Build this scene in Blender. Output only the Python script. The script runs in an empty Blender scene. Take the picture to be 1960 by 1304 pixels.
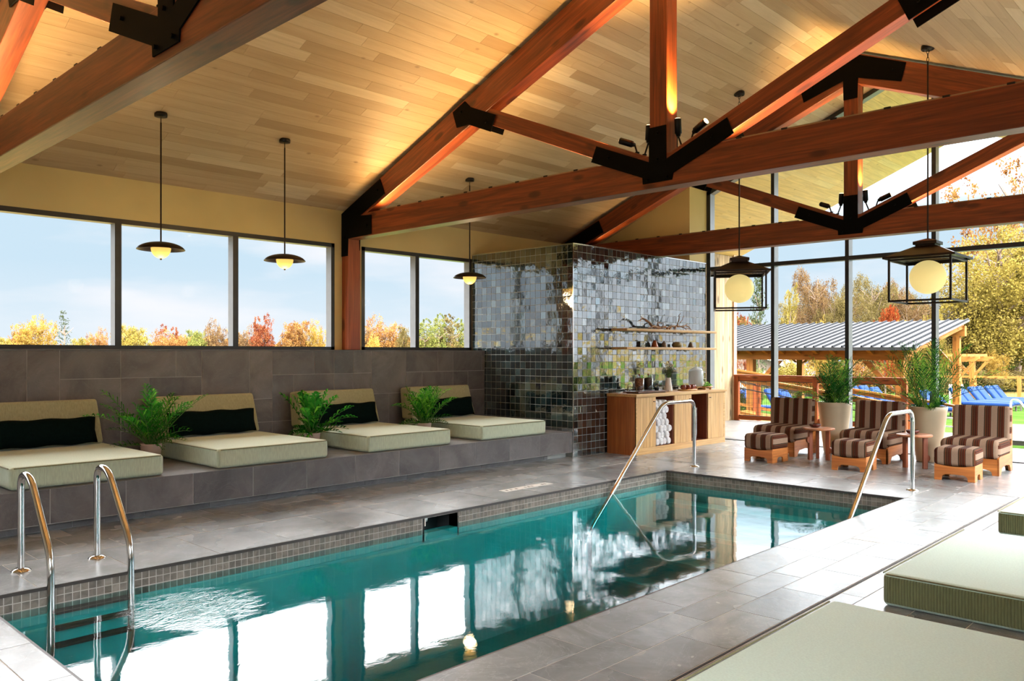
import bpy, bmesh, math, random
import numpy as np
from mathutils import Vector, Matrix
random.seed(11); RNG = np.random.RandomState(7)
C = bpy.context.scene.collection
S = bpy.context.scene
PI = math.pi

# ------------------------------------------------------------------ camera
cam_d = bpy.data.cameras.new('camera'); cam = bpy.data.objects.new('camera', cam_d); C.objects.link(cam)
YAW = 43.747                                  # angle between the view axis and +X
cam.location = (0, 0, 1.5)
cam.rotation_euler = (math.radians(90), 0, math.radians(YAW - 90))
cam_d.sensor_width = 36; cam_d.lens = 1560.75 / 1960 * 36; cam_d.shift_y = (676.3 - 652) / 1960
cam_d.clip_start = 0.05; cam_d.clip_end = 600
S.camera = cam

# ------------------------------------------------------------------ world: overcast sky, pale blue low down, boosted overhead and behind the view as fill light
def lin(c):
    c = c / 255.0
    return c / 12.92 if c <= 0.04045 else ((c + 0.055) / 1.055) ** 2.4
def rgb(r, g, b): return (lin(r), lin(g), lin(b), 1.0)
SKY_HIGH = 9.0
SKY_BACK = 2.3
w = bpy.data.worlds.new('World'); S.world = w; w.use_nodes = True
nt = w.node_tree; N = nt.nodes; L = nt.links; N.clear()
out = N.new('ShaderNodeOutputWorld'); bg = N.new('ShaderNodeBackground'); tc = N.new('ShaderNodeTexCoord')
sep = N.new('ShaderNodeSeparateXYZ'); L.new(tc.outputs['Generated'], sep.inputs[0])
mp = N.new('ShaderNodeMapping'); mp.inputs['Scale'].default_value = (1.2, 1.2, 5.0); L.new(tc.outputs['Generated'], mp.inputs[0])
nz = N.new('ShaderNodeTexNoise'); nz.inputs['Scale'].default_value = 2.6; nz.inputs['Detail'].default_value = 5; L.new(mp.outputs[0], nz.inputs['Vector'])
cr = N.new('ShaderNodeValToRGB'); cr.color_ramp.elements[0].position = 0.46; cr.color_ramp.elements[0].color = rgb(198, 222, 238)
cr.color_ramp.elements[1].position = 0.66; cr.color_ramp.elements[1].color = rgb(240, 241, 246); L.new(nz.outputs['Fac'], cr.inputs[0])
hz = N.new('ShaderNodeMapRange'); hz.inputs['From Min'].default_value = 0.0; hz.inputs['From Max'].default_value = 0.10
hz.inputs['To Min'].default_value = 0.75; hz.inputs['To Max'].default_value = 0.0; L.new(sep.outputs['Z'], hz.inputs['Value'])
mx = N.new('ShaderNodeMix'); mx.data_type = 'RGBA'; L.new(hz.outputs[0], mx.inputs[0]); L.new(cr.outputs[0], mx.inputs[6]); mx.inputs[7].default_value = rgb(232, 238, 244)
st = N.new('ShaderNodeMapRange'); st.interpolation_type = 'SMOOTHSTEP'; st.inputs['From Min'].default_value = 0.145; st.inputs['From Max'].default_value = 0.34
st.inputs['To Min'].default_value = 0.60; st.inputs['To Max'].default_value = SKY_HIGH; L.new(sep.outputs['Z'], st.inputs['Value'])
dt = N.new('ShaderNodeVectorMath'); dt.operation = 'DOT_PRODUCT'; L.new(tc.outputs['Generated'], dt.inputs[0]); dt.inputs[1].default_value = (-0.25, -0.97, 0.0)
bk = N.new('ShaderNodeMapRange'); bk.interpolation_type = 'SMOOTHSTEP'; bk.inputs['From Min'].default_value = -0.05; bk.inputs['From Max'].default_value = 0.55
bk.inputs['To Min'].default_value = 1.0; bk.inputs['To Max'].default_value = SKY_BACK; L.new(dt.outputs['Value'], bk.inputs['Value'])
ml = N.new('ShaderNodeMath'); ml.operation = 'MULTIPLY'; L.new(st.outputs[0], ml.inputs[0]); L.new(bk.outputs[0], ml.inputs[1])
hw = N.new('ShaderNodeMapRange'); hw.inputs['From Min'].default_value = 0.18; hw.inputs['From Max'].default_value = 0.34; L.new(sep.outputs['Z'], hw.inputs['Value'])
mw = N.new('ShaderNodeMix'); mw.data_type = 'RGBA'; L.new(hw.outputs[0], mw.inputs[0]); L.new(mx.outputs[2], mw.inputs[6]); mw.inputs[7].default_value = (0.86, 0.87, 0.88, 1)
L.new(mw.outputs[2], bg.inputs['Color']); L.new(ml.outputs[0], bg.inputs['Strength']); L.new(bg.outputs[0], out.inputs[0])

# soft hazy sun behind the camera's left shoulder, outside
sd = bpy.data.lights.new('sun', 'SUN'); sd.energy = 0.5; sd.angle = math.radians(12); sd.color = (1.0, 0.93, 0.82)
so = bpy.data.objects.new('sun', sd); C.objects.link(so); so.rotation_euler = Vector((0.62, 0.35, -0.70)).to_track_quat('-Z', 'Y').to_euler()

S.view_settings.view_transform = 'Standard'; S.view_settings.look = 'None'
S.view_settings.exposure = 0.88; S.view_settings.gamma = 1.0; S.view_settings.use_curve_mapping = False
cy = S.cycles
cy.use_denoising = True
try: cy.denoiser = 'OPENIMAGEDENOISE'
except Exception: pass
cy.max_bounces = 10; cy.diffuse_bounces = 4; cy.glossy_bounces = 5; cy.transmission_bounces = 6; cy.transparent_max_bounces = 24
cy.sample_clamp_indirect = 6.0; cy.caustics_reflective = False; cy.caustics_refractive = False

# daylight openings of the room (portals guide the sky light in)
def portal(loc, rx, sx, sy):
    d = bpy.data.lights.new('window_daylight', 'AREA'); d.shape = 'RECTANGLE'; d.size = sx; d.size_y = sy
    d.cycles.is_portal = True
    o = bpy.data.objects.new('window_daylight', d); C.objects.link(o); o.location = loc; o.rotation_euler = rx
portal((4.3, 9.95, 2.3), (math.radians(-90), 0, 0), 4.4, 1.6)
portal((7.95, 9.95, 2.3), (math.radians(-90), 0, 0), 2.2, 1.6)
portal((13.1, 3.3, 2.6), (0, math.radians(90), 0), 5.6, 8.6)
portal((4.9, -1.2, 2.0), (math.radians(90), 0, 0), 13.0, 2.6)

# ------------------------------------------------------------------ materials
MATS = {}
class NB:
    def __init__(s, name):
        s.m = bpy.data.materials.new(name); s.m.use_nodes = True; s.nt = s.m.node_tree; s.N = s.nt.nodes; s.L = s.nt.links
        s.b = s.N['Principled BSDF']; s.o = s.N['Material Output']
    def n(s, t, **k):
        x = s.N.new('ShaderNode' + t)
        for a, v in k.items(): setattr(x, a, v)
        return x
    def tex(s, kind='Object', scale=(1, 1, 1), rot=(0, 0, 0)):
        t = s.n('TexCoord'); m = s.n('Mapping'); m.inputs['Scale'].default_value = scale; m.inputs['Rotation'].default_value = rot
        s.L.new(t.outputs[kind], m.inputs[0]); return m.outputs[0]
    def noise(s, v, scale, detail=3, rough=0.5, dist=0.0):
        x = s.n('TexNoise'); s.L.new(v, x.inputs['Vector']); x.inputs['Scale'].default_value = scale
        x.inputs['Detail'].default_value = detail; x.inputs['Roughness'].default_value = rough; x.inputs['Distortion'].default_value = dist
        return x.outputs['Fac']
    def ramp(s, f, stops, interp='LINEAR'):
        x = s.n('ValToRGB'); x.color_ramp.interpolation = interp; s.L.new(f, x.inputs[0]); e = x.color_ramp.elements
        while len(e) < len(stops): e.new(0.5)
        for i, (p, c) in enumerate(stops): e[i].position = p; e[i].color = c
        return x.outputs[0]
    def mix(s, f, a, b, mode='MIX'):
        x = s.n('Mix', data_type='RGBA', blend_type=mode)
        for i, v in ((0, f), (6, a), (7, b)):
            if hasattr(v, 'links') or hasattr(v, 'is_output'): s.L.new(v, x.inputs[i])
            else: x.inputs[i].default_value = v
        return x.outputs[2]
    def math(s, op, a, b=0.0):
        x = s.n('Math', operation=op)
        for i, v in ((0, a), (1, b)):
            if hasattr(v, 'is_output'): s.L.new(v, x.inputs[i])
            else: x.inputs[i].default_value = v
        return x.outputs[0]
    def attr(s, name='tint'):
        x = s.n('Attribute', attribute_name=name); return x
    def bump(s, h, strength=0.3, dist=0.01):
        x = s.n('Bump'); x.inputs['Strength'].default_value = strength; x.inputs['Distance'].default_value = dist
        s.L.new(h, x.inputs['Height']); s.L.new(x.outputs[0], s.b.inputs['Normal']); return x
    def set(s, col=None, rough=None, metal=None, spec=None):
        for k, v in (('Base Color', col), ('Roughness', rough), ('Metallic', metal), ('Specular IOR Level', spec)):
            if v is None: continue
            if hasattr(v, 'is_output'): s.L.new(v, s.b.inputs[k])
            else: s.b.inputs[k].default_value = v
        return s.m

def plain(name, c, rough=0.5, metal=0.0, var=0.06, scale=9.0, bump=0.0, spec=None, stretch=(1, 1, 1)):
    b = NB(name); v = b.tex(scale=stretch); f = b.noise(v, scale, 3)
    c2 = tuple(max(0, x * (1 - var * 2)) for x in c[:3]) + (1,); c3 = tuple(min(1, x * (1 + var * 2)) for x in c[:3]) + (1,)
    col = b.ramp(f, [(0.3, c2), (0.7, c3)]); b.set(col, rough, metal, spec)
    if bump: b.bump(b.noise(v, scale * 8, 2), bump, 0.004)
    return b.m

def wood(name, dark, light, axis=0, rough=0.40, grain=1.0, knots=True, bump=0.12, tint=False):
    """wood with grain running along the given object axis"""
    b = NB(name); sc = [14.0, 14.0, 14.0]; sc[axis] = 0.9
    v = b.tex(scale=sc); f = b.noise(v, 1.1 * grain, 4, 0.6, 0.8)
    sc2 = [60.0, 60.0, 60.0]; sc2[axis] = 2.0
    v2 = b.tex(scale=sc2); f2 = b.noise(v2, 1.0, 3)
    col = b.ramp(f, [(0.3, dark), (0.7, light)])
    col = b.mix(b.math('MULTIPLY', b.ramp(f2, [(0.35, (0, 0, 0, 1)), (0.75, (1, 1, 1, 1))]), 0.6), col, tuple(x * 0.45 for x in dark[:3]) + (1,))
    if knots:
        k = [5.0, 5.0, 5.0]; k[axis] = 2.0
        vk = b.tex(scale=k); vo = b.n('TexVoronoi'); vo.inputs['Scale'].default_value = 1.0; b.L.new(vk, vo.inputs['Vector'])
        kf = b.ramp(vo.outputs['Distance'], [(0.0, (1, 1, 1, 1)), (0.14, (0.8, 0.8, 0.8, 1)), (0.22, (0, 0, 0, 1))])
        col = b.mix(b.math('MULTIPLY', kf, 0.75), col, tuple(x * 0.18 for x in dark[:3]) + (1,))
    if tint:
        a = b.attr(); col = b.mix(1.0, col, a.outputs['Color'], 'MULTIPLY')
    b.set(col, rough)
    if bump: b.bump(f2, bump, 0.004)
    return b.m

M = {}
RED_D, RED_L = rgb(98, 42, 20), rgb(158, 76, 36)
for ax, n_ in ((0, 'x'), (1, 'y'), (2, 'z')):
    M['beam_' + n_] = wood('red stained timber ' + n_, RED_D, RED_L, ax)
M['post'] = wood('orange stained post timber', rgb(140, 62, 30), rgb(186, 96, 52), 2)
M['steel'] = plain('blackened steel plate', rgb(4, 4, 4), 0.7, 0, 0.1, 9, 0, 0.08)
M['frame_lit'] = plain('daylit frame return', rgb(132, 134, 139), 0.4, 0.3, 0.03)  # sky light on the frame returns, put into their colour
M['black'] = plain('black metal', rgb(24, 22, 21), 0.42, 0.6, 0.08)
M['frame'] = plain('dark bronze window frame', rgb(58, 60, 61), 0.4, 0.5, 0.05)
M['bronze'] = plain('oil rubbed bronze', rgb(50, 42, 36), 0.38, 0.7, 0.12)
M['plaster'] = plain('warm cream plaster', rgb(208, 188, 130), 0.85, 0, 0.03, 1.5)
M['white_wall'] = plain('white plaster', rgb(226, 222, 210), 0.85, 0, 0.03, 1.5)
M['chrome'] = plain('polished stainless steel', rgb(215, 214, 212), 0.12, 1.0, 0.03)
M['brass'] = plain('brass fixture', rgb(150, 120, 80), 0.3, 1.0, 0.05)
M['white'] = plain('white ceramic', rgb(238, 236, 230), 0.4, 0, 0.03)
M['dark'] = plain('near black', rgb(14, 15, 15), 0.6, 0, 0.1)

def slate(name, lo, hi, rough=(0.32, 0.55), tintv=True, scale=1.6, vein=True):
    b = NB(name); v = b.tex()
    a = b.attr(); off = b.n('VectorMath', operation='ADD'); b.L.new(v, off.inputs[0])
    mul = b.n('VectorMath', operation='SCALE'); b.L.new(a.outputs['Color'], mul.inputs[0]); mul.inputs['Scale'].default_value = 40.0
    b.L.new(mul.outputs[0], off.inputs[1]); vv = off.outputs[0]
    f = b.noise(vv, scale, 7, 0.62, 1.2); col = b.ramp(f, [(0.30, lo), (0.68, hi)])
    if vein:
        f2 = b.noise(vv, scale * 1.3, 5, 0.6, 2.5)
        vn = b.ramp(f2, [(0.485, (0, 0, 0, 1)), (0.5, (1, 1, 1, 1)), (0.515, (0, 0, 0, 1))])
        col = b.mix(b.math('MULTIPLY', vn, 0.14), col, tuple(min(1, x * 1.9) for x in hi[:3]) + (1,))
    if tintv: col = b.mix(0.9, col, b.ramp(a.outputs['Fac'], [(0, (0.78, 0.78, 0.78, 1)), (1, (1.15, 1.13, 1.1, 1))]), 'MULTIPLY')
    fr = b.noise(vv, 2.0, 2); mr = b.n('MapRange'); mr.inputs['From Min'].default_value = 0.25; mr.inputs['From Max'].default_value = 0.75; mr.inputs['To Min'].default_value = rough[0]; mr.inputs['To Max'].default_value = rough[1]
    b.L.new(fr, mr.inputs['Value']); b.set(col, mr.outputs[0]); b.bump(b.noise(vv, 30, 6, 0.6), 0.25, 0.004); return b.m
M['floor'] = slate('grey slate floor tile', rgb(113, 118, 121), rgb(160, 166, 169), (0.22, 0.30))
M['slate'] = slate('brown grey slate wall tile', rgb(82, 79, 80), rgb(118, 115, 116), (0.36, 0.5), scale=2.2)
M['mosaic'] = slate('grey stone mosaic', rgb(92, 86, 80), rgb(150, 142, 132), (0.4, 0.6), scale=6, vein=False)
M['grout'] = plain('pale grey grout', rgb(196, 190, 182), 0.8, 0, 0.05)
M['grout_dark'] = plain('light grey wall grout', rgb(176, 176, 170), 0.7, 0, 0.05)
M['bullnose'] = plain('dark coping edge', rgb(66, 62, 60), 0.45, 0, 0.1)

def glazed():
    b = NB('dark green glazed tile'); a = b.attr()
    col = b.ramp(a.outputs['Fac'], [(0.0, rgb(8, 12, 13)), (0.35, rgb(22, 36, 38)), (0.6, rgb(40, 62, 64)), (0.85, rgb(70, 96, 98)), (1.0, rgb(110, 126, 118))])
    v = b.tex(); f = b.noise(v, 10, 2, 0.5); fg = b.noise(v, 130, 2); f = b.math('ADD', f, b.math('MULTIPLY', fg, 0.05))
    sp = b.n('MapRange'); sp.inputs['To Min'].default_value = 0.36; sp.inputs['To Max'].default_value = 0.62; b.L.new(a.outputs['Fac'], sp.inputs['Value'])
    b.set(col, 0.075, 0, sp.outputs[0]); b.b.inputs['IOR'].default_value = 3.1; b.bump(f, 0.24, 0.012)
    return b.m
M['glazed'] = glazed()

def ceiling(nm='pale oak ceiling planks', c4=(rgb(146, 120, 86), rgb(178, 152, 116), rgb(198, 174, 138), rgb(216, 198, 166)), kw=(0.05, 0.09)):
    b = NB(nm); a = b.attr()
    v = b.tex(scale=(0.8, 11, 11)); off = b.n('VectorMath', operation='ADD'); b.L.new(v, off.inputs[0])
    mul = b.n('VectorMath', operation='SCALE'); b.L.new(a.outputs['Color'], mul.inputs[0]); mul.inputs['Scale'].default_value = 60.0
    b.L.new(mul.outputs[0], off.inputs[1]); vv = off.outputs[0]
    f = b.noise(vv, 1.4, 5, 0.6, 1.0)
    base = b.ramp(a.outputs['Fac'], [(0.0, c4[0]), (0.35, c4[1]), (0.75, c4[2]), (1.0, c4[3])])
    col = b.mix(b.math('MULTIPLY', b.ramp(f, [(0.35, (1, 1, 1, 1)), (0.7, (0, 0, 0, 1))]), 0.30), base, rgb(140, 112, 78))
    vk = b.tex(scale=(2.2, 3.5, 3.5)); vo = b.n('TexVoronoi'); vo.inputs['Scale'].default_value = 1.0; b.L.new(vk, vo.inputs['Vector'])
    kf = b.ramp(vo.outputs['Distance'], [(0.0, (1, 1, 1, 1)), (kw[0], (0.6, 0.6, 0.6, 1)), (kw[1], (0, 0, 0, 1))])
    col = b.mix(b.math('MULTIPLY', kf, 0.6), col, rgb(86, 58, 34))
    b.set(col, 0.5); b.bump(f, 0.08, 0.003); return b.m
M['ceiling'] = ceiling()
M['soffit'] = ceiling('yellow pine soffit boards', (rgb(236, 190, 104), rgb(246, 208, 124), rgb(250, 216, 138), rgb(252, 226, 156)))
M['seam'] = plain('shadow gap backing', rgb(84, 66, 44), 0.9, 0, 0.05)

def fabric(name, c, rib=0.0, rough=0.95, var=0.09, rk=1.0):
    b = NB(name); v = b.tex(scale=(1, 1, 1)); f = b.noise(b.tex(scale=(60, 60, 9)), 1.6, 4); f2 = b.noise(v, 3.0, 3)
    lo = tuple(x * (1 - 2.2 * var) for x in c[:3]) + (1,); hi = tuple(min(1, x * (1 + 1.6 * var)) for x in c[:3]) + (1,)
    col = b.ramp(f, [(0.25, lo), (0.75, hi)]); col = b.mix(b.math('MULTIPLY', f2, 0.25), col, lo)
    b.set(col, rough, 0, 0.15)
    b.b.inputs['Sheen Weight'].default_value = 0.25
    if rib:
        s = b.n('SeparateXYZ'); t = b.tex(); b.L.new(t, s.inputs[0])
        g = b.n('NewGeometry'); sn = b.n('SeparateXYZ'); b.L.new(g.outputs['Normal'], sn.inputs[0])
        side = b.math('LESS_THAN', b.math('ABSOLUTE', sn.outputs['Z']), 0.5)
        u = b.math('ADD', s.outputs['X'], s.outputs['Y'])
        wv = b.math('SINE', b.math('MULTIPLY', u, 2 * PI / rib))
        h = b.math('MULTIPLY', wv, side); h = b.math('ADD', h, b.math('MULTIPLY', f, 0.8)); b.bump(h, 0.55 * (0.3 + 0.7 * rk), 0.004 if rk == 1 else 0.002)
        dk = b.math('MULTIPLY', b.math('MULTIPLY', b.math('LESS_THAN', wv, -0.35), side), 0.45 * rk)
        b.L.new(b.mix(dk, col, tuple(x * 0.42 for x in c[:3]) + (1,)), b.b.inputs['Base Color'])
    else: b.bump(f, 0.4, 0.003)
    return b.m
M['sage'] = fabric('sage green woven upholstery', rgb(204, 216, 190), 0.010, 0.95, 0.09, 0.25)
M['piping'] = fabric('sage piping', rgb(132, 130, 96))
M['bolster'] = plain('deep forest green linen', rgb(7, 22, 22), 0.95, 0, 0.1, 40, 0.2, 0.05)
M['towel'] = fabric('white terry towel', rgb(236, 235, 236), 0, 0.95, 0.03)

def stripes(name, axis):
    b = NB(name); s = b.n('SeparateXYZ'); b.L.new(b.tex(), s.inputs[0])
    u = b.math('FRACT', b.math('ADD', b.math('DIVIDE', s.outputs[axis], 0.150), 40.22))
    tan, dk, rust, ol = rgb(154, 128, 108), rgb(46, 24, 17), rgb(98, 50, 30), rgb(80, 62, 42)
    st = [(0, tan), (0.42, dk), (0.46, rust), (0.55, dk), (0.60, rgb(84, 40, 26)), (0.68, ol), (0.72, dk), (0.77, rust), (0.84, ol), (0.91, dk), (0.95, tan)]
    col = b.ramp(u, st, 'CONSTANT'); f = b.noise(b.tex(scale=(90, 90, 90)), 1, 2)
    col = b.mix(b.math('MULTIPLY', f, 0.25), col, rgb(40, 26, 20)); b.set(col, 0.95, 0, 0.15); b.bump(f, 0.4, 0.002); return b.m
M['stripe_y'] = stripes('brown striped wool, vertical bands', 'Y'); M['stripe_z'] = stripes('brown striped wool, wrapped side', 'Z')
for ax, n_ in ((0, 'x'), (1, 'y'), (2, 'z')):
    M['pine_' + n_] = wood('honey cabinet wood ' + n_, rgb(206, 156, 92), rgb(234, 192, 130), ax, 0.5, 1.0, False, 0.05)
    M['amber_' + n_] = wood('amber stained chair wood ' + n_, rgb(176, 98, 42), rgb(214, 138, 70), ax, 0.42, 1.0, False, 0.05)
    M['cedar_' + n_] = wood('fresh cedar timber ' + n_, rgb(128, 76, 32), rgb(158, 106, 50), ax, 0.6, 1.0, True, 0.05)
    M['redcedar_' + n_] = wood('red cedar railing ' + n_, rgb(128, 60, 28), rgb(160, 88, 46), ax, 0.6, 1.0, True, 0.05)
M['cabinet_side'] = wood('russet cabinet end', rgb(166, 92, 44), rgb(196, 120, 62), 2, 0.5, 1.0, False, 0.05)
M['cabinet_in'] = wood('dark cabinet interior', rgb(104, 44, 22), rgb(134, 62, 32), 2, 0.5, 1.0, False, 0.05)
M['table'] = wood('cherry side table', rgb(132, 66, 40), rgb(168, 94, 60), 2, 0.4, 1.0, False, 0.05)
M['table_top'] = wood('cherry side table top', rgb(178, 110, 74), rgb(206, 142, 100), 1, 0.35, 1.0, False, 0.05)
M['bowl'] = plain('dark oxblood carved bowl', rgb(84, 32, 22), 0.35, 0, 0.2, 30)
M['boards'] = wood('weathered exterior boards', rgb(160, 134, 102), rgb(196, 172, 138), 2, 0.75, 0.7, True, 0.1, tint=True)
M['pot'] = plain('cream planter', rgb(196, 178, 148), 0.5, 0, 0.03, 2)
M['pot_pink'] = plain('blush clay pot', rgb(196, 172, 158), 0.6, 0, 0.05, 6)
M['soil'] = plain('dark potting soil', rgb(44, 32, 24), 0.95, 0, 0.2, 30)
M['blue'] = plain('blue lounger cushion', rgb(14, 38, 80), 0.8, 0, 0.08, 3)
M['lounge_frame'] = plain('dark lounger frame', rgb(60, 52, 46), 0.6, 0, 0.1)
M['paving'] = slate('pale outdoor paving', rgb(70, 69, 66), rgb(90, 88, 85), (0.3, 0.5), scale=1.2)
M['metal_roof'] = plain('galvanised standing seam roof', rgb(88, 88, 91), 0.7, 0, 0.04, 3)
M['roof_rib'] = plain('roof rib', rgb(14, 16, 20), 0.7, 0, 0.04, 3)
M['house'] = wood('brown cottage siding', rgb(110, 92, 82), rgb(134, 114, 102), 2, 0.8, 1, False, 0.0)
M['house_roof'] = plain('grey cottage roof', rgb(88, 94, 108), 0.8, 0, 0.08)
M['fascia'] = plain('pinkish roof trim', rgb(196, 168, 152), 0.7, 0, 0.05)
M['wire'] = plain('dark wire mesh', rgb(40, 36, 32), 0.5, 0.6, 0.05)
M['rail_white'] = plain('pale steel rail', rgb(206, 212, 206), 0.3, 0.6, 0.04)
M['strip'] = plain('tan light channel', rgb(150, 126, 92), 0.6, 0, 0.08)
M['drift'] = wood('weathered driftwood', rgb(112, 74, 48), rgb(184, 142, 102), 0, 0.7, 2.0, False, 0.2)
M['terracotta'] = plain('orange brown glazed ceramic', rgb(158, 78, 40), 0.25, 0, 0.2, 12)
M['cup_red'] = plain('russet ceramic', rgb(132, 52, 30), 0.3, 0, 0.25, 20)
M['stoneware'] = plain('brown stoneware', rgb(122, 102, 80), 0.6, 0, 0.15, 14)
M['olive_pot'] = plain('olive stoneware', rgb(138, 122, 78), 0.55, 0, 0.15, 14)
M['nuts'] = plain('mixed nuts', rgb(140, 84, 58), 0.7, 0, 0.5, 60, 0.8)
M['raisins'] = plain('dark dried fruit', rgb(44, 26, 24), 0.6, 0, 0.5, 60, 0.8)
M['leaf_lime'] = plain('lime green leaves', rgb(140, 200, 60), 0.5, 0, 0.25, 40)
M['tray'] = wood('dark walnut tray', rgb(84, 50, 32), rgb(124, 80, 52), 0, 0.45, 1, False, 0.05)
M['water'] = None

def emis(name, c, strength):
    b = NB(name); b.set(c, 0.5); b.b.inputs['Emission Color'].default_value = c; b.b.inputs['Emission Strength'].default_value = strength; return b.m
M['globe'] = emis('lit opal globe', rgb(244, 200, 104), 0.55)
M['globe2'] = emis('lit opal lantern globe', rgb(236, 212, 138), 0.42)
M['lens'] = emis('lit lamp lens', rgb(255, 214, 150), 9.0)

def glass(name='clear window glass', tintc=(1, 1, 1, 1), k=0.8, rough=0.0, ior=1.45):
    b = NB(name); b.N.remove(b.b); t = b.n('BsdfTransparent'); t.inputs[0].default_value = tintc
    g = b.n('BsdfGlossy'); g.inputs['Roughness'].default_value = rough; fr = b.n('Fresnel'); fr.inputs['IOR'].default_value = ior
    geo = b.n('NewGeometry'); ff = b.math('SUBTRACT', 1.0, geo.outputs['Backfacing'])
    mxs = b.n('MixShader'); b.L.new(b.math('MULTIPLY', b.math('MULTIPLY', fr.outputs[0], k), ff), mxs.inputs[0]); b.L.new(t.outputs[0], mxs.inputs[1]); b.L.new(g.outputs[0], mxs.inputs[2])
    b.L.new(mxs.outputs[0], b.o.inputs['Surface']); return b.m
M['glass'] = glass(k=0.05)
M['clearglass'] = glass('clear drinking glass', (0.93, 0.95, 0.95, 1), 1.0, 0.02, 1.6)

def misted():
    b = NB('misted dispenser glass'); b.set(rgb(226, 234, 238), 0.1); b.b.inputs['Alpha'].default_value = 0.5; return b.m
M['frosty'] = misted()
def water():
    b = NB('teal pool water'); b.N.remove(b.b)
    t = b.n('BsdfTransparent'); t.inputs[0].default_value = (0.80, 0.95, 0.95, 1)
    g = b.n('BsdfGlossy'); g.inputs['Roughness'].default_value = 0.015; fr = b.n('Fresnel'); fr.inputs['IOR'].default_value = 1.55
    v = b.tex(); n1 = b.noise(b.tex(scale=(1, 1, 1)), 1.6, 2); n2 = b.noise(b.tex(scale=(9, 14, 9)), 1.0, 4, 0.6, 1.5)
    s = b.n('VectorMath', operation='DISTANCE'); b.L.new(v, s.inputs[0]); s.inputs[1].default_value = (2.36, 5.15, -0.13)
    mr = b.n('MapRange'); mr.interpolation_type = 'SMOOTHSTEP'; b.L.new(s.outputs['Value'], mr.inputs['Value'])
    mr.inputs['From Min'].default_value = 0.05; mr.inputs['From Max'].default_value = 0.55; mr.inputs['To Min'].default_value = 0.8; mr.inputs['To Max'].default_value = 0.015
    h = b.math('ADD', b.math('MULTIPLY', n1, 0.25), b.math('MULTIPLY', n2, mr.outputs[0]))
    bp = b.n('Bump'); bp.inputs['Strength'].default_value = 0.35; bp.inputs['Distance'].default_value = 0.03; b.L.new(h, bp.inputs['Height'])
    b.L.new(bp.outputs[0], g.inputs['Normal']); b.L.new(bp.outputs[0], fr.inputs['Normal'])
    geo = b.n('NewGeometry'); ff = b.math('SUBTRACT', 1.0, geo.outputs['Backfacing'])
    mxs = b.n('MixShader'); b.L.new(b.math('MULTIPLY', fr.outputs[0], ff), mxs.inputs[0]); b.L.new(t.outputs[0], mxs.inputs[1]); b.L.new(g.outputs[0], mxs.inputs[2])
    b.L.new(mxs.outputs[0], b.o.inputs['Surface'])
    va = b.n('VolumeAbsorption'); va.inputs['Color'].default_value = (0.05, 0.80, 0.82, 1); va.inputs['Density'].default_value = 1.05
    b.L.new(va.outputs[0], b.o.inputs['Volume']); return b.m
M['water'] = water()
M['pool'] = plain('teal pool plaster', rgb(66, 180, 178), 0.7, 0, 0.05, 3)

def leafmat(name, c1, c2, c3=None, trans=0.35):
    b = NB(name); b.N.remove(b.b); a = b.attr(); st = [(0.0, c1), (1.0, c2)] if c3 is None else [(0.0, c1), (0.5, c2), (1.0, c3)]
    col = b.ramp(a.outputs['Fac'], st); d = b.n('BsdfDiffuse'); t = b.n('BsdfTranslucent'); b.L.new(col, d.inputs[0]); b.L.new(col, t.inputs[0])
    mxs = b.n('MixShader'); mxs.inputs[0].default_value = trans; b.L.new(d.outputs[0], mxs.inputs[1]); b.L.new(t.outputs[0], mxs.inputs[2])
    b.L.new(mxs.outputs[0], b.o.inputs['Surface']); return b.m
LM = dict(
    yellow=leafmat('yellow autumn leaves', rgb(76, 68, 31), rgb(104, 95, 46), rgb(121, 110, 64)),
    gold=leafmat('golden autumn leaves', rgb(94, 73, 32), rgb(116, 96, 47), rgb(126, 107, 58)),
    orange=leafmat('orange autumn leaves', rgb(86, 55, 31), rgb(108, 79, 46), rgb(117, 95, 59)),
    red=leafmat('red autumn leaves', rgb(67, 31, 24), rgb(93, 50, 34), rgb(107, 72, 49)),
    scarlet=leafmat('scarlet autumn leaves', rgb(73, 27, 17), rgb(101, 45, 25), rgb(111, 60, 34)),
    olive=leafmat('olive brown leaves', rgb(56, 50, 30), rgb(80, 73, 46), rgb(95, 87, 58)),
    brown=leafmat('brown oak leaves', rgb(62, 47, 34), rgb(86, 68, 49), rgb(98, 84, 61)),
    green=leafmat('dark green needles', rgb(34, 44, 32), rgb(53, 63, 48), rgb(69, 78, 57)),
    lime=leafmat('yellow green leaves', rgb(61, 71, 35), rgb(86, 92, 49), rgb(104, 104, 60)))
for m_ in LM.values():
    for nd in m_.node_tree.nodes:
        if nd.type == 'VALTORGB':
            for e_ in nd.color_ramp.elements: c_ = e_.color; e_.color = (min(1, c_[0] * 1.14), min(1, c_[1] * 1.04), c_[2] * 0.86, 1)
M['palm'] = leafmat('palm leaf green', rgb(20, 72, 20), rgb(50, 128, 38), rgb(126, 190, 60), 0.35)
M['palm_dark'] = leafmat('areca palm green', rgb(18, 54, 26), rgb(46, 108, 42), rgb(136, 190, 66), 0.35)
M['bark'] = plain('grey brown bark', rgb(92, 74, 60), 0.9, 0, 0.2, 6)
M['stem'] = plain('green stem', rgb(74, 112, 44), 0.7, 0, 0.15, 10)
M['grass'] = plain('mown lawn', rgb(50, 72, 28), 0.95, 0, 0.16, 0.8)
M['meadow'] = plain('rough autumn undergrowth', rgb(88, 76, 42), 0.95, 0, 0.2, 0.6)

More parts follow.
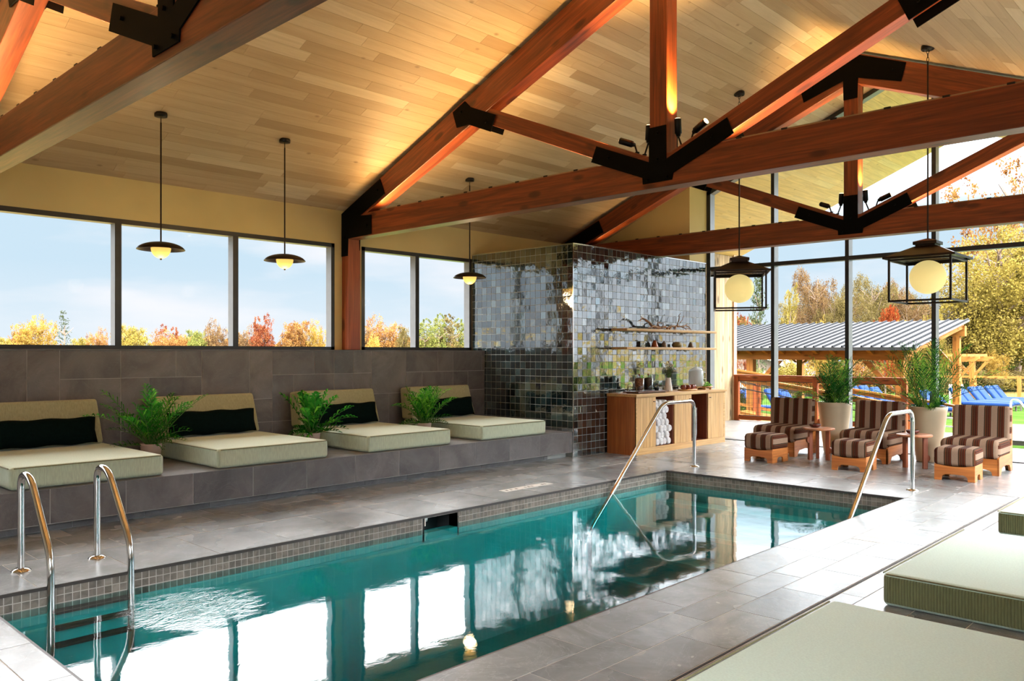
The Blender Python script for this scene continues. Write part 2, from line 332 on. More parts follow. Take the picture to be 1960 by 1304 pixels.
for k_, v_ in (('grass', 0.0), ('meadow', 0.0), ('paving', 0.15), ('metal_roof', 0.15), ('roof_rib', 0.1), ('blue', 0.1), ('cedar_x', 0.1), ('cedar_y', 0.1), ('cedar_z', 0.1), ('redcedar_y', 0.15), ('redcedar_z', 0.15), ('boards', 0.1)):
    M[k_].node_tree.nodes['Principled BSDF'].inputs['Specular IOR Level'].default_value = v_

# ------------------------------------------------------------------ mesh helpers
class MB:
    def __init__(s): s.v = []; s.f = []; s.mi = []; s.sm = []; s.t = []
    def add(s, vs, fs, mi=0, smooth=False, tint=None):
        o = len(s.v); s.v += [tuple(map(float, p)) for p in vs]; s.f += [tuple(i + o for i in f) for f in fs]
        s.mi += [mi] * len(fs); s.sm += [smooth] * len(fs); s.t += [0.5 if tint is None else tint] * len(fs); return s
    def box(s, x0, x1, y0, y1, z0, z1, mi=0, tint=None):
        return s.add([(x0, y0, z0), (x1, y0, z0), (x1, y1, z0), (x0, y1, z0), (x0, y0, z1), (x1, y0, z1), (x1, y1, z1), (x0, y1, z1)],
                     [(0, 3, 2, 1), (4, 5, 6, 7), (0, 1, 5, 4), (1, 2, 6, 5), (2, 3, 7, 6), (3, 0, 4, 7)], mi, False, tint)
    def prism(s, poly, axis, a0, a1, mi=0):
        """polygon in the two other axes, extruded along axis from a0 to a1"""
        n = len(poly); vs = []
        for a in (a0, a1):
            for (p, q) in poly: vs.append([(a, p, q), (p, a, q), (p, q, a)][axis])
        fs = [tuple(range(n))[::-1], tuple(range(n, 2 * n))] + [(i, (i + 1) % n, n + (i + 1) % n, n + i) for i in range(n)]
        return s.add(vs, fs, mi)
    def tube(s, path, r, seg=10, mi=0, caps=True, smooth=True):
        P = [Vector(p) for p in path]; n = len(P); R = r if hasattr(r, '__len__') else [r] * n
        up = Vector((0, 0, 1)); vs = []; prev = None
        for i, p in enumerate(P):
            d = (P[min(i + 1, n - 1)] - P[max(i - 1, 0)]).normalized()
            if prev is None:
                a = d.cross(up)
                if a.length < 1e-3: a = d.cross(Vector((1, 0, 0)))
            else:
                a = prev - d * prev.dot(d)
            a.normalize(); b_ = d.cross(a); prev = a
            for k in range(seg):
                t = 2 * PI * k / seg; vs.append(p + (a * math.cos(t) + b_ * math.sin(t)) * R[i])
        fs = [(i * seg + k, i * seg + (k + 1) % seg, (i + 1) * seg + (k + 1) % seg, (i + 1) * seg + k) for i in range(n - 1) for k in range(seg)]
        s.add(vs, fs, mi, smooth)
        if caps:
            s.add([vs[k] for k in range(seg)], [tuple(range(seg))[::-1]], mi); s.add([vs[(n - 1) * seg + k] for k in range(seg)], [tuple(range(seg))], mi)
        return s
    def lathe(s, prof, c=(0, 0, 0), seg=32, mi=0, smooth=True):
        vs = []; n = len(prof)
        for (r, z) in prof:
            for k in range(seg):
                t = 2 * PI * k / seg; vs.append((c[0] + r * math.cos(t), c[1] + r * math.sin(t), c[2] + z))
        fs = [(i * seg + k, i * seg + (k + 1) % seg, (i + 1) * seg + (k + 1) % seg, (i + 1) * seg + k) for i in range(n - 1) for k in range(seg)]
        return s.add(vs, fs, mi, smooth)
    def ball(s, c, r, seg=24, rings=14, mi=0, sz=1.0):
        return s.lathe([(max(1e-4, r * math.sin(PI * i / rings)), -r * sz * math.cos(PI * i / rings)) for i in range(rings + 1)], c, seg, mi)
    def build(s, name, mats, parent=None, tint=False, bevel=0.0, seg=2):
        me = bpy.data.meshes.new(name); me.from_pydata(s.v, [], s.f)
        if not isinstance(mats, (list, tuple)): mats = [mats]
        for m in mats: me.materials.append(m)
        me.polygons.foreach_set('material_index', s.mi); me.polygons.foreach_set('use_smooth', s.sm)
        if tint: add_tint(me, s.t)
        me.update()
        o = bpy.data.objects.new(name, me); C.objects.link(o)
        if parent is not None: attach(o, parent)
        if bevel:
            b = o.modifiers.new('bevel', 'BEVEL'); b.width = bevel; b.segments = seg; b.limit_method = 'ANGLE'; b.harden_normals = False
        return o
def add_tint(me, vals):
    at = me.attributes.new('tint', 'FLOAT_COLOR', 'CORNER'); lt = np.zeros(len(me.loops), dtype=np.float32)
    tot = np.array([p.loop_total for p in me.polygons]); lt = np.repeat(np.array(vals, dtype=np.float32), tot)
    at.data.foreach_set('color', np.stack([lt, lt, lt, np.ones_like(lt)], 1).ravel())
def attach(o, p):
    """parent keeping world coordinates (parts are modelled in world coordinates unless the thing sits at the origin)"""
    o.parent = p; o.matrix_parent_inverse = (world_m(p)).inverted()
def world_m(p):
    m = Matrix.Translation(p.location) @ p.rotation_euler.to_matrix().to_4x4() @ Matrix.Diagonal((*p.scale, 1))
    return m if p.parent is None else world_m(p.parent) @ p.matrix_parent_inverse @ m
def tag(o, label=None, cat=None, group=None, kind=None):
    for k, v in (('label', label), ('category', cat), ('group', group), ('kind', kind)):
        if v: o[k] = v
    return o
def empty(name, loc=(0, 0, 0), rz=0.0, label=None, cat=None, group=None, kind=None):
    o = bpy.data.objects.new(name, None); C.objects.link(o); o.location = loc; o.rotation_euler = (0, 0, rz); o.empty_display_size = 0.1
    return tag(o, label, cat, group, kind)
def local(o, p):
    """re-parent so that the mesh's coordinates are local to the thing"""
    o.parent = p; o.matrix_parent_inverse = Matrix.Identity(4); return o
def kids(o): return [c for c in bpy.data.objects if c.parent == o]
def dup(root, loc=None, rz=None, label=None, group=None, scale=None):
    def cp(o, par):
        c = o.copy(); C.objects.link(c)
        if par is not None:
            c.parent = par; c.matrix_parent_inverse = o.matrix_parent_inverse.copy()
        for k in KID[o.name]: KID[c.name] = []; 
        KID[c.name] = []
        for k in list(KID[o.name]): KID[c.name].append(cp(k, c))
        return c
    def reg(o):
        KID[o.name] = kids(o)
        for k in KID[o.name]: reg(k)
    if root.name not in KID: reg(root)
    r = cp(root, None)
    if loc is not None: r.location = loc
    if rz is not None: r.rotation_euler = (0, 0, rz)
    if scale is not None: r.scale = scale
    if label: r['label'] = label
    if group: r['group'] = group
    return r
KID = {}
def rbox(name, x0, x1, y0, y1, z0, z1, r, mats, parent=None, seg=4, crown=0.0):
    bm = bmesh.new(); bmesh.ops.create_cube(bm, size=1.0)
    bmesh.ops.scale(bm, vec=(x1 - x0, y1 - y0, z1 - z0), verts=bm.verts)
    bmesh.ops.translate(bm, vec=((x0 + x1) / 2, (y0 + y1) / 2, (z0 + z1) / 2), verts=bm.verts)
    bmesh.ops.bevel(bm, geom=bm.edges[:], offset=r, segments=seg, profile=0.5, affect='EDGES')
    me = bpy.data.meshes.new(name); bm.to_mesh(me); bm.free()
    for p in me.polygons: p.use_smooth = True
    for m in (mats if isinstance(mats, (list, tuple)) else [mats]): me.materials.append(m)
    o = bpy.data.objects.new(name, me); C.objects.link(o)
    wn = o.modifiers.new('wn', 'WEIGHTED_NORMAL')
    if parent is not None: attach(o, parent)
    return o
def tiles(name, mat, org, U, V, Nn, cells, gap, thick, tilt=0.0, parent=None, tintf=None):
    """cells: (u0,u1,v0,v1) rectangles in the plane org+u*U+v*V; each tile is a raised slab with its own shade"""
    m = MB(); O = Vector(org); U = Vector(U); V = Vector(V); Nn = Vector(Nn)
    for (u0, u1, v0, v1) in cells:
        g = gap / 2; u0 += g; u1 -= g; v0 += g; v1 -= g
        if u1 - u0 < 0.004 or v1 - v0 < 0.004: continue
        a, b_ = (RNG.normal(0, tilt), RNG.normal(0, tilt)) if tilt else (0, 0)
        uc, vc = (u0 + u1) / 2, (v0 + v1) / 2
        q = [(u0, v0), (u1, v0), (u1, v1), (u0, v1)]
        top = [O + U * u + V * v + Nn * (thick + (u - uc) * a + (v - vc) * b_) for u, v in q]; bot = [O + U * u + V * v for u, v in q]
        t = RNG.rand() if tintf is None else tintf(uc, vc)
        fs = [(4, 5, 6, 7)] + [(i, (i + 1) % 4, 4 + (i + 1) % 4, 4 + i) for i in range(4)]
        m.add(bot + top, fs, 0, False, t)
    return m.build(name, mat, parent, tint=True)
def grid(u0, u1, v0, v1, tu, tv, off=None, holes=()):
    out = []; j = 0; v = v0
    while v < v1 - 1e-4:
        ve = min(v + tv, v1); o = (off(j) if callable(off) else (off or 0)) * tu; u = u0 - o
        while u < u1 - 1e-4:
            a, b_ = max(u, u0), min(u + tu, u1)
            if b_ - a > 0.01 and not any(a < h[1] and b_ > h[0] and v < h[3] and ve > h[2] for h in holes): out.append((a, b_, v, ve))
            u += tu
        v = ve; j += 1
    return out

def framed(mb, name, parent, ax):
    o = mb.build(name, [M['frame'], M['frame_lit']], parent)
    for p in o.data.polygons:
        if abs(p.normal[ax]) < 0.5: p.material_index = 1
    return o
# ------------------------------------------------------------------ room geometry constants
YL, YR = 9.586, -0.85            # window wall, right wall
YC = 4.37; ZR = 5.66; SL = 0.4167
XB, XG = -3.0, 12.82             # back wall, glazed gable
XO = 17.0                        # outer edge of the roof overhang
PX0, PX1, PY0, PY1 = 1.33, 8.92, 2.89, 5.80     # pool
ZW = -0.13
def roofz(y): return ZR - SL * abs(y - YC)

# floor slab and tiles
fl = MB()
for (a, b_, c_, d_) in ((XB, XG + 0.2, YR - 0.25, PY0), (XB, XG + 0.2, PY1, YL + 0.3), (XB, PX0, PY0, PY1), (PX1, XG + 0.2, PY0, PY1)):
    fl.box(a, b_, c_, d_, -0.03, -0.0015)
floor = fl.build('floor', M['grout']); tag(floor, kind='structure')
rr = lambda j: [0.0, 0.5, 0.27, 0.77, 0.12, 0.6][j % 6]
cells = grid(XB, 9.755, PY1, 6.59, 0.6125, 0.79, 0.37) + grid(XB, XG, 6.60, 7.66, 0.6125, 0.33, rr)
cells += grid(XB, 9.755, 2.585, PY0, 0.92, 0.32, 0.2) + grid(XB, 9.755, 2.062, 2.585, 0.6125, 0.3, rr)
cells += grid(XB, XG, YR, 2.038, 0.6125, 0.305, rr) + grid(PX1, 9.755, PY0, PY1, 0.84, 0.61) + grid(XB, PX0, PY0, PY1, 0.83, 0.61)
cells += grid(9.772, XG, 2.062, 6.59, 0.6125, 0.61, rr)
cells = [c for c in cells if not (c[0] < 7.455 and c[1] > 6.66 and 2.3 < (c[2] + c[3]) / 2 < 2.5)] + [(c[0], min(c[1], 6.66), c[2], c[3]) for c in cells if c[0] < 6.66 < c[1] and 2.3 < (c[2] + c[3]) / 2 < 2.5] + [(max(7.455, c[0]), c[1], c[2], c[3]) for c in cells if c[0] < 7.455 < c[1] and 2.3 < (c[2] + c[3]) / 2 < 2.5]
tiles('floor_tiles', M['floor'], (0, 0, -0.0015), (1, 0, 0), (0, 1, 0), (0, 0, 1), cells, 0.006, 0.0015, 0.0003, floor)
m = MB(); m.box(XB, 9.772, 2.043, 2.057, -0.02, 0.0002); m.box(9.756, 9.770, 2.043, 6.60, -0.02, 0.0002); m.build('drain_slot', M['dark'], floor)
# coping edge
m = MB(); e = 0.022
m.box(PX0 - 0.01, PX1 + 0.01, PY1 - 0.012, PY1 + 0.01, -0.024, -0.001); m.box(PX0 - 0.01, PX1 + 0.01, PY0 - 0.01, PY0 + 0.012, -0.024, -0.001)
m.box(PX1 - 0.012, PX1 + 0.01, PY0, PY1, -0.024, -0.001); m.box(PX0 - 0.01, PX0 + 0.012, PY0, PY1, -0.024, -0.001)
m.build('coping_edge', M['bullnose'], floor)

# depth marker tiles set in the deck
mk = empty('depth_marker', (6.7, 6.2, 0), 0, 'narrow white marker tile strip with small dark marks in the deck by the window side', 'pool marker')
m = MB(); [m.box(6.32 + i * 0.155, 6.32 + i * 0.155 + 0.15, 6.135, 6.255, 0.0, 0.002) for i in range(5)]; m.build('marker_tile', M['white'], mk)
for i, xx in enumerate((6.37, 6.44, 6.52, 6.67, 6.72, 6.78, 6.95, 7.0)): m = MB(); m.box(xx, xx + (0.022 if i % 2 else 0.03), 6.17, 6.21, 0.002, 0.0025); m.build('printed_mark', M['dark'], mk)
mk = empty('depth_marker', (7.05, 2.42, 0), 0, 'pale cream marker tiles in the deck beside the lounging mattresses', 'pool marker')
m = MB(); [m.box(6.665 + i * 0.158, 6.665 + i * 0.158 + 0.153, 2.30, 2.58, -0.004, 0.0012) for i in range(5)]
m.build('marker_tile', plain('cream marker tile', rgb(212, 207, 196), 0.45), mk)

# ------------------------------------------------------------------ pool
pool = empty('swimming_pool', ((PX0 + PX1) / 2, (PY0 + PY1) / 2, 0), 0, 'long rectangular indoor pool of teal water with stone mosaic waterline', 'pool')
ZB = -1.35
m = MB(); t_ = 0.12
SK0, SK1 = 4.886, 5.30
m.box(PX0 - t_, PX1 + t_, PY0 - t_, PY1 + t_, ZB - t_, ZB)
m.box(PX0 - t_, PX1 + t_, PY0 - t_, PY0, ZB, -0.17); m.box(PX0 - t_, PX0, PY0, PY1, ZB, -0.17); m.box(PX1, PX1 + t_, PY0, PY1, ZB, -0.17)
m.box(PX0 - t_, PX1 + t_, PY1, PY1 + t_, ZB, -0.17)
m.build('pool_basin', M['pool'], pool)
m = MB()   # upper rim behind the mosaic, open at the skimmer
m.box(PX0 - t_, PX1 + t_, PY0 - t_, PY0 - 0.001, -0.17, -0.02); m.box(PX0 - t_, PX0 - 0.001, PY0, PY1, -0.17, -0.02); m.box(PX1 + 0.001, PX1 + t_, PY0, PY1, -0.17, -0.02)
m.box(PX0 - t_, SK0, PY1 + 0.001, PY1 + t_, -0.17, -0.02); m.box(SK1, PX1 + t_, PY1 + 0.001, PY1 + t_, -0.17, -0.02)
m.build('pool_rim', M['grout'], pool)
mc = grid(0, PX1 - PX0, -0.18, -0.022, 0.0497, 0.0527)
for sel in ([c for c in mc if c[1] <= SK0 - PX0 + 1e-3], [c for c in mc if c[0] >= SK1 - PX0 - 1e-3]): tiles('waterline_mosaic', M['mosaic'], (PX0, PY1, 0), (1, 0, 0), (0, 0, 1), (0, -1, 0), sel, 0.0055, 0.0012, 0.01, pool)
tiles('waterline_mosaic', M['mosaic'], (PX0, PY0, 0), (1, 0, 0), (0, 0, 1), (0, 1, 0), mc, 0.0055, 0.0012, 0.01, pool)
mc = grid(0, PY1 - PY0, -0.18, -0.022, 0.0497, 0.0527)
tiles('waterline_mosaic', M['mosaic'], (PX1, PY0, 0), (0, 1, 0), (0, 0, 1), (-1, 0, 0), mc, 0.0055, 0.0012, 0.01, pool)
tiles('waterline_mosaic', M['mosaic'], (PX0, PY0, 0), (0, 1, 0), (0, 0, 1), (1, 0, 0), mc, 0.0055, 0.0012, 0.01, pool)
m = MB(); m.box(SK0, SK1, PY1 + 0.3, PY1 + 0.32, -0.25, 0.0 - 0.02); m.box(SK0 - 0.02, SK0, PY1, PY1 + 0.32, -0.25, -0.02); m.box(SK1, SK1 + 0.02, PY1, PY1 + 0.32, -0.25, -0.02); m.box(SK0, SK1, PY1, PY1 + 0.3, -0.026, -0.018)
sk = m.build('skimmer_mouth', M['dark'], pool)
m = MB(); m.box(SK0, SK0 + 0.012, PY1 - 0.006, PY1 + 0.02, -0.10, -0.025); m.build('skimmer_trim', M['white'], sk); m = MB(); m.tube([(SK0 + 0.02, PY1 + 0.10, -0.06), (SK0 + 0.1, PY1 + 0.10, -0.06)], 0.03, 12); m.build('skimmer_float', M['rail_white'], sk)
m = MB()
for i, (xs, zs) in enumerate(((8.62, -0.35), (8.32, -0.62), (8.02, -0.89), (7.72, -1.14))): m.box(xs, PX1, PY0, PY1, ZB, zs)
m.build('entry_steps', M['pool'], pool)
m = MB()
for (xs, zs) in ((8.62, -0.35), (8.32, -0.62), (8.02, -0.89), (7.72, -1.14)): m.box(xs - 0.004, xs + 0.05, PY0 + 0.01, PY1 - 0.01, zs - 0.04, zs + 0.004)
m.build('step_edge_band', plain('pale step edging', rgb(110, 190, 184), 0.6), pool)
m = MB(); m.box(PX0 + 0.003, PX1 - 0.003, PY0 + 0.003, PY1 - 0.006, ZB + 0.002, ZW); m.build('water', M['water'], pool)

# ------------------------------------------------------------------ left window wall
X0L = XB
w1 = (2.15, 6.457); w2 = (6.913, 9.07); w0 = (-2.6, 1.84); ZS, ZH = 1.545, 3.02
m = MB()
m.box(X0L, XG, YL, YL + 0.125, ZH, 3.56)                         # above the windows
m.box(X0L, w0[0], YL, YL + 0.125, 1.5, ZH); m.box(w0[1], w1[0], YL, YL + 0.125, 1.5, ZH); m.box(w1[1], w2[0], YL, YL + 0.125, 1.5, ZH); m.box(w2[1], XG, YL, YL + 0.125, 0, ZH)
m.box(X0L, w2[1], YL, YL + 0.125, 0, ZS - 0.002)
tag(m.build('wall_left', M['plaster']), kind='structure')
kn = MB(); kn.box(X0L, 9.07, 9.286, YL - 0.001, 0, 1.532)
kw = kn.build('wall_knee', M['grout_dark']); tag(kw, kind='structure')
# ashlar layout of slate slabs on the knee wall: columns of .305 m, rows .305/.61
g = 0.3063; xb = 2.881 - 12 * g; cols = {}
def K(i): return xb + i * g
cellsK = []; zt = 1.532; z1 = 1.226; z2 = 0.93; z3 = 0.64; zb = 0.37
def slab(i0, i1, za, zb_): cellsK.append((K(i0), K(i1), za, zb_))
i = -8
pat = [(1, 'F'), (2, 'S'), (1, 'T')]
specs = [(12, 14, z1, zt), (12, 14, z3 - .27, z1), (14, 16, z1, zt), (14, 15, z3, z1), (16, 17, z1, zt), (15, 17, z3, z1), (14, 17, zb, z3), (17, 19, z3, zt), (17, 19, zb, z3),
         (19, 20, z2, zt), (19, 20, z3, z2), (19, 20, zb, z3), (20, 22, z1, zt), (20, 21, z3, z1), (21, 23, z3, z1), (22, 23, z1, zt), (20, 23, zb, z3), (23, 24, z1, zt), (23, 24, z3, z1), (23, 24, zb, z3),
         (24, 25, z1, zt), (24, 25, z3, z1), (24, 25, zb, z3), (25, 27, z2, zt), (25, 26, zb, z2), (26, 27, zb, z2), (27, 29, z1, zt), (29, 30, z1, zt), (30, 32, z1, zt), (27, 28, z2, z1), (28, 30, z2, z1), (30, 31, z2, z1), (31, 32.25, z2, z1),
         (27, 28, zb, z2), (28, 30, zb, z2), (30, 32.25, zb, z2), (32, 32.25, z1, zt), (11, 12, 0.6, zt), (11, 12, zb, 0.6), (9, 11, z2, zt), (9, 11, zb, z2), (7, 9, z1, zt), (7, 8, zb, z1), (8, 9, zb, z1), (5, 7, z2, zt), (5, 7, zb, z2), (3, 5, z1, zt), (3, 5, zb, z1), (0, 3, z2, zt), (0, 3, zb, z2), (-4, 0, z1, zt), (-4, 0, zb, z1), (-7, -4, zb, zt)]
for (a, b_, za, zb2) in specs:
    if K(a) < XB: a = (XB - xb) / g
    slab(a, min(b_, (9.068 - xb) / g), za, zb2)
tiles('slate_slab', M['slate'], (0, 9.2845, 0), (1, 0, 0), (0, 0, 1), (0, -1, 0), cellsK, 0.006, 0.0015, 0.0, kw)
m = MB(); m.box(XB, 9.068, 9.275, YL, 1.533, 1.545); m.build('slate_cap', M['slate'], kw, tint=True)

def window(nm, x0, x1, mull, y=YL):
    r = empty(nm, ((x0 + x1) / 2, y, 0), kind='structure'); f = MB(); d = 0.12; y0, y1 = y - 0.005, y + d; ft = 0.055
    f.box(x0, x1, y0, y1, ZH - ft, ZH); f.box(x0, x1, y0, y1, ZS - 0.002, ZS + ft * 0.8); f.box(x0, x0 + ft, y0, y1, ZS, ZH); f.box(x1 - ft, x1, y0, y1, ZS, ZH)
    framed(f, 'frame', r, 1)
    for xm in mull:
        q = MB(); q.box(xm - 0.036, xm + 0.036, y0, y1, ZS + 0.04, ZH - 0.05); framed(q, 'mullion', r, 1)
    xs = [x0 + ft / 2] + list(mull) + [x1 - ft / 2]
    for a, b_ in zip(xs[:-1], xs[1:]):
        q = MB(); q.box(a, b_, y + d - 0.03, y + d - 0.018, ZS + 0.02, ZH - 0.02); q.build('pane', M['glass'], r)
    return r
window('window_1', *w1, (3.578, 4.995)); window('window_2', *w2, (7.935,)); window('window_3', *w0, (-1.1, 0.4))

# right wall (behind the viewer's right shoulder) with unseen window bays set for fill daylight, and back wall
m = MB(); m.box(XB, XG, YR - 0.28, YR, 0, 0.75); m.box(XB, XG, YR - 0.28, YR, 3.05, 3.56)
for (a, b_) in ((XB, -2.7), (1.2, 6.95), (11.1, 11.6), (12.6, XG)): m.box(a, b_, YR - 0.28, YR, 0.7, 3.1)
tag(m.build('wall_right', M['white_wall']), kind='structure')
r = empty('unseen_window_4', (5, YR, 0), kind='structure')
for (a, b_) in ((-2.7, 1.2), (6.95, 11.1), (11.6, 12.6)):
    f = MB(); n_ = max(1, round((b_ - a) / 1.42))
    f.box(a, b_, YR - 0.12, YR, 0.75, 0.81); f.box(a, b_, YR - 0.12, YR, 2.99, 3.05)
    for k in range(n_ + 1):
        xm = a + 0.03 + (b_ - a - 0.06) * k / n_; f.box(xm - 0.03, xm + 0.03, YR - 0.12, YR, 0.8, 3.0)
    f.build('frame', M['frame'], r); q = MB(); q.box(a, b_, YR - 0.08, YR - 0.07, 0.8, 3.0); q.build('pane', M['glass'], r)
def gable_poly(x0, x1, y0, y1, mb, zlo, n=24):
    ys = sorted(set([y0 + (y1 - y0) * i / n for i in range(n + 1)] + ([YC] if y0 < YC < y1 else [])))
    poly = [(y0, zlo)] + [(y1, zlo)] + [(y, roofz(y) + 0.05) for y in reversed(ys)]
    mb.prism(poly, 0, x0, x1)
m = MB(); gable_poly(XB - 0.28, XB, YR, YL, m, 0.0)
tag(m.build('wall_back', M['white_wall']), kind='structure')

# ------------------------------------------------------------------ ceiling: two slopes of oak planks
cang = math.atan(SL); rootc = MB()
for s in (1, -1):
    ye = (YL + 0.9) if s > 0 else (YR - 0.9)
    zz = roofz(ye); vs = [(XB - .3, YC, ZR + 0.02), (XO, YC, ZR + 0.02), (XO, ye, zz + 0.02), (XB - .3, ye, zz + 0.02)]; vs += [(x, y, z + 0.22) for x, y, z in vs]
    rootc.add(vs, [(0, 1, 2, 3), (7, 6, 5, 4), (0, 4, 5, 1), (1, 5, 6, 2), (2, 6, 7, 3), (3, 7, 4, 0)])
ceil = rootc.build('ceiling', M['seam']); tag(ceil, kind='structure')
for s in (1, -1):
    Lr = (YL + 0.9 - YC) / math.cos(cang); cc = []; v = 0.0; j = 0
    while v < Lr:
        u = -0.3 - RNG.rand() * 1.2
        while u < XO - XB:
            ln = RNG.choice([0.75, 0.95, 1.2, 1.45, 1.7]); a = max(u, -0.3); b_ = min(u + ln, XO - XB)
            if b_ - a > 0.02: cc.append((a, b_, v, min(v + 0.142, Lr)))
            u += ln
        v += 0.142
    U = (1, 0, 0); V = (0, s * math.cos(cang), -math.sin(cang)); Nn = Vector((0, -s * math.sin(cang), -math.cos(cang)))
    so_ = [(max(a, XG + 0.15 - XB), b_, c_, d_) for a, b_, c_, d_ in cc if b_ > XG + 0.15 - XB]; cc = [(a, min(b_, XG + 0.15 - XB), c_, d_) for a, b_, c_, d_ in cc if a < XG + 0.15 - XB]
    tiles('soffit_plank', M['soffit'], (XB, YC, ZR + 0.02), U, V, Nn, so_, 0.0022, 0.018, 0.0, ceil, lambda a, b: float(np.clip(RNG.normal(0.62, 0.12), 0, 1)))
    tiles('plank_lining', M['ceiling'], (XB, YC, ZR + 0.02), U, V, Nn, cc, 0.0022, 0.018, 0.0, ceil, lambda a, b: float(np.clip(RNG.normal(0.60, 0.17), 0, 1)))

# ------------------------------------------------------------------ tiled core beside the window wall (shower block)
XT, YT, ZT = 9.075, 7.472, 3.085
m = MB(); m.box(XT + 0.006, XG - 0.06, YT + 0.006, YL, 0, ZT - 0.01)
tb = m.build('wall_tiled', M['grout_dark']); tag(tb, kind='structure')
def tgrid(W, z0, z1, xb=0.0):
    out = []; p = 0.1045; pz = 0.1065; z = z1; 
    while z > z0 + 0.005:
        u = 0.0; zl = max(z0, z - pz)
        while u < W - 1e-3: out.append((u, min(u + p, W), zl, z)); u += p
        z = zl
    return out
def shade(a, b): return float(np.clip(RNG.beta(1.6, 2.6), 0, 1))
tiles('glazed_tile', M['glazed'], (XT + 0.006, YT + 0.0045, 0), (1, 0, 0), (0, 0, 1), (0, -1, 0), [(a, b_, c_, d_) for a, b_, c_, d_ in tgrid(XG - 0.07 - XT, 0.0, ZT - .01)], 0.0065, 0.0015, 0.02, tb, shade)
tiles('glazed_tile', M['glazed'], (XT + 0.0045, YT, 0), (0, 1, 0), (0, 0, 1), (-1, 0, 0), tgrid(YL - YT, 0.30, ZT - .01), 0.0065, 0.0015, 0.012, tb, shade)
m = MB(); m.box(XT - 0.008, XT + 0.006, YT - 0.008, YT + 0.006, 0, ZT); m.box(XT - 0.006, XT + 0.012, YT, YL, ZT - 0.01, ZT + 0.004); m.box(XT, XG - 0.06, YT - 0.006, YT + 0.012, ZT - 0.01, ZT + 0.004)
m.build('metal_trim', M['chrome'], tb)
m = MB(); m.prism([(7.49, 3.08), (YL + .1, 3.08), (YL + .1, roofz(YL + .1)), (7.49, roofz(7.49))], 0, 12.24, XG - 0.02)
tag(m.build('wall_gable', M['plaster']), kind='structure')

# ------------------------------------------------------------------ bench with slate facing
m = MB(); m.box(XB + .003, XT - 0.012, 7.478, 9.27, 0.075, 0.368); m.box(XB + .003, XT - 0.012, 7.60, 9.27, 0, 0.08)
bench = m.build('tiled_bench', M['grout_dark']); tag(bench, 'long low slate-tiled bench built along the window wall', 'bench')
fc = []; u = 5.921 - 15 * 0.6125
while u < 9.06:
    a = max(u, XB); b_ = min(u + 0.6125, 9.06)
    if b_ > a: fc.append((a, b_, 0.077, 0.37))
    u += 0.6125
tiles('fascia_slab', M['slate'], (0, 7.4765, 0), (1, 0, 0), (0, 0, 1), (0, -1, 0), fc, 0.006, 0.0015, 0, bench)
tiles('bench_top_slab', M['slate'], (0, 0, 0.3685), (1, 0, 0), (0, 1, 0), (0, 0, 1), grid(XB, 9.06, 7.474, 9.27, 0.6125, 0.61, rr), 0.006, 0.0015, 0, bench)
tiles('plinth_slab', M['slate'], (0, 7.60, 0), (1, 0, 0), (0, 0, 1), (0, -1, 0), [(max(a - .4, XB), b_ - .4, 0.0, 0.075) for a, b_, c_, d_ in fc[1:]], 0.005, 0.006, 0, bench)

# ------------------------------------------------------------------ timber trusses
def bar2(mb, p, q, wdt, x0, x1, mi=0):
    """bar in the YZ plane from p to q (centre line), of depth wdt, between x0 and x1"""
    d = Vector((q[0] - p[0], q[1] - p[1])).normalized(); n = Vector((-d[1], d[0])) * wdt / 2
    mb.prism([(p[0] - n[0], p[1] - n[1]), (q[0] - n[0], q[1] - n[1]), (q[0] + n[0], q[1] + n[1]), (p[0] + n[0], p[1] + n[1])], 0, x0, x1, mi)
def dirmat(base, p, q):
    """timber with its grain along the slope p-q"""
    key = base + 'sl%.2f' % math.atan2(q[1] - p[1], q[0] - p[0])
    if key not in M:
        m_ = M['beam_y'].copy(); m_.name = 'red stained timber sloped'
        a = math.atan2(q[1] - p[1], q[0] - p[0])
        for nd in list(m_.node_tree.nodes):
            if nd.type == 'MAPPING':
                sc = nd.inputs['Scale'].default_value[:]
                nd.vector_type = 'POINT'
                mp2 = m_.node_tree.nodes.new('ShaderNodeMapping'); mp2.inputs['Rotation'].default_value = (-a, 0, 0)
                src = nd.inputs[0].links[0].from_socket; m_.node_tree.links.new(src, mp2.inputs[0]); m_.node_tree.links.new(mp2.outputs[0], nd.inputs[0])
        M[key] = m_
    return M[key]
TX = [1.885, 6.577, 11.27]; TW = 0.185
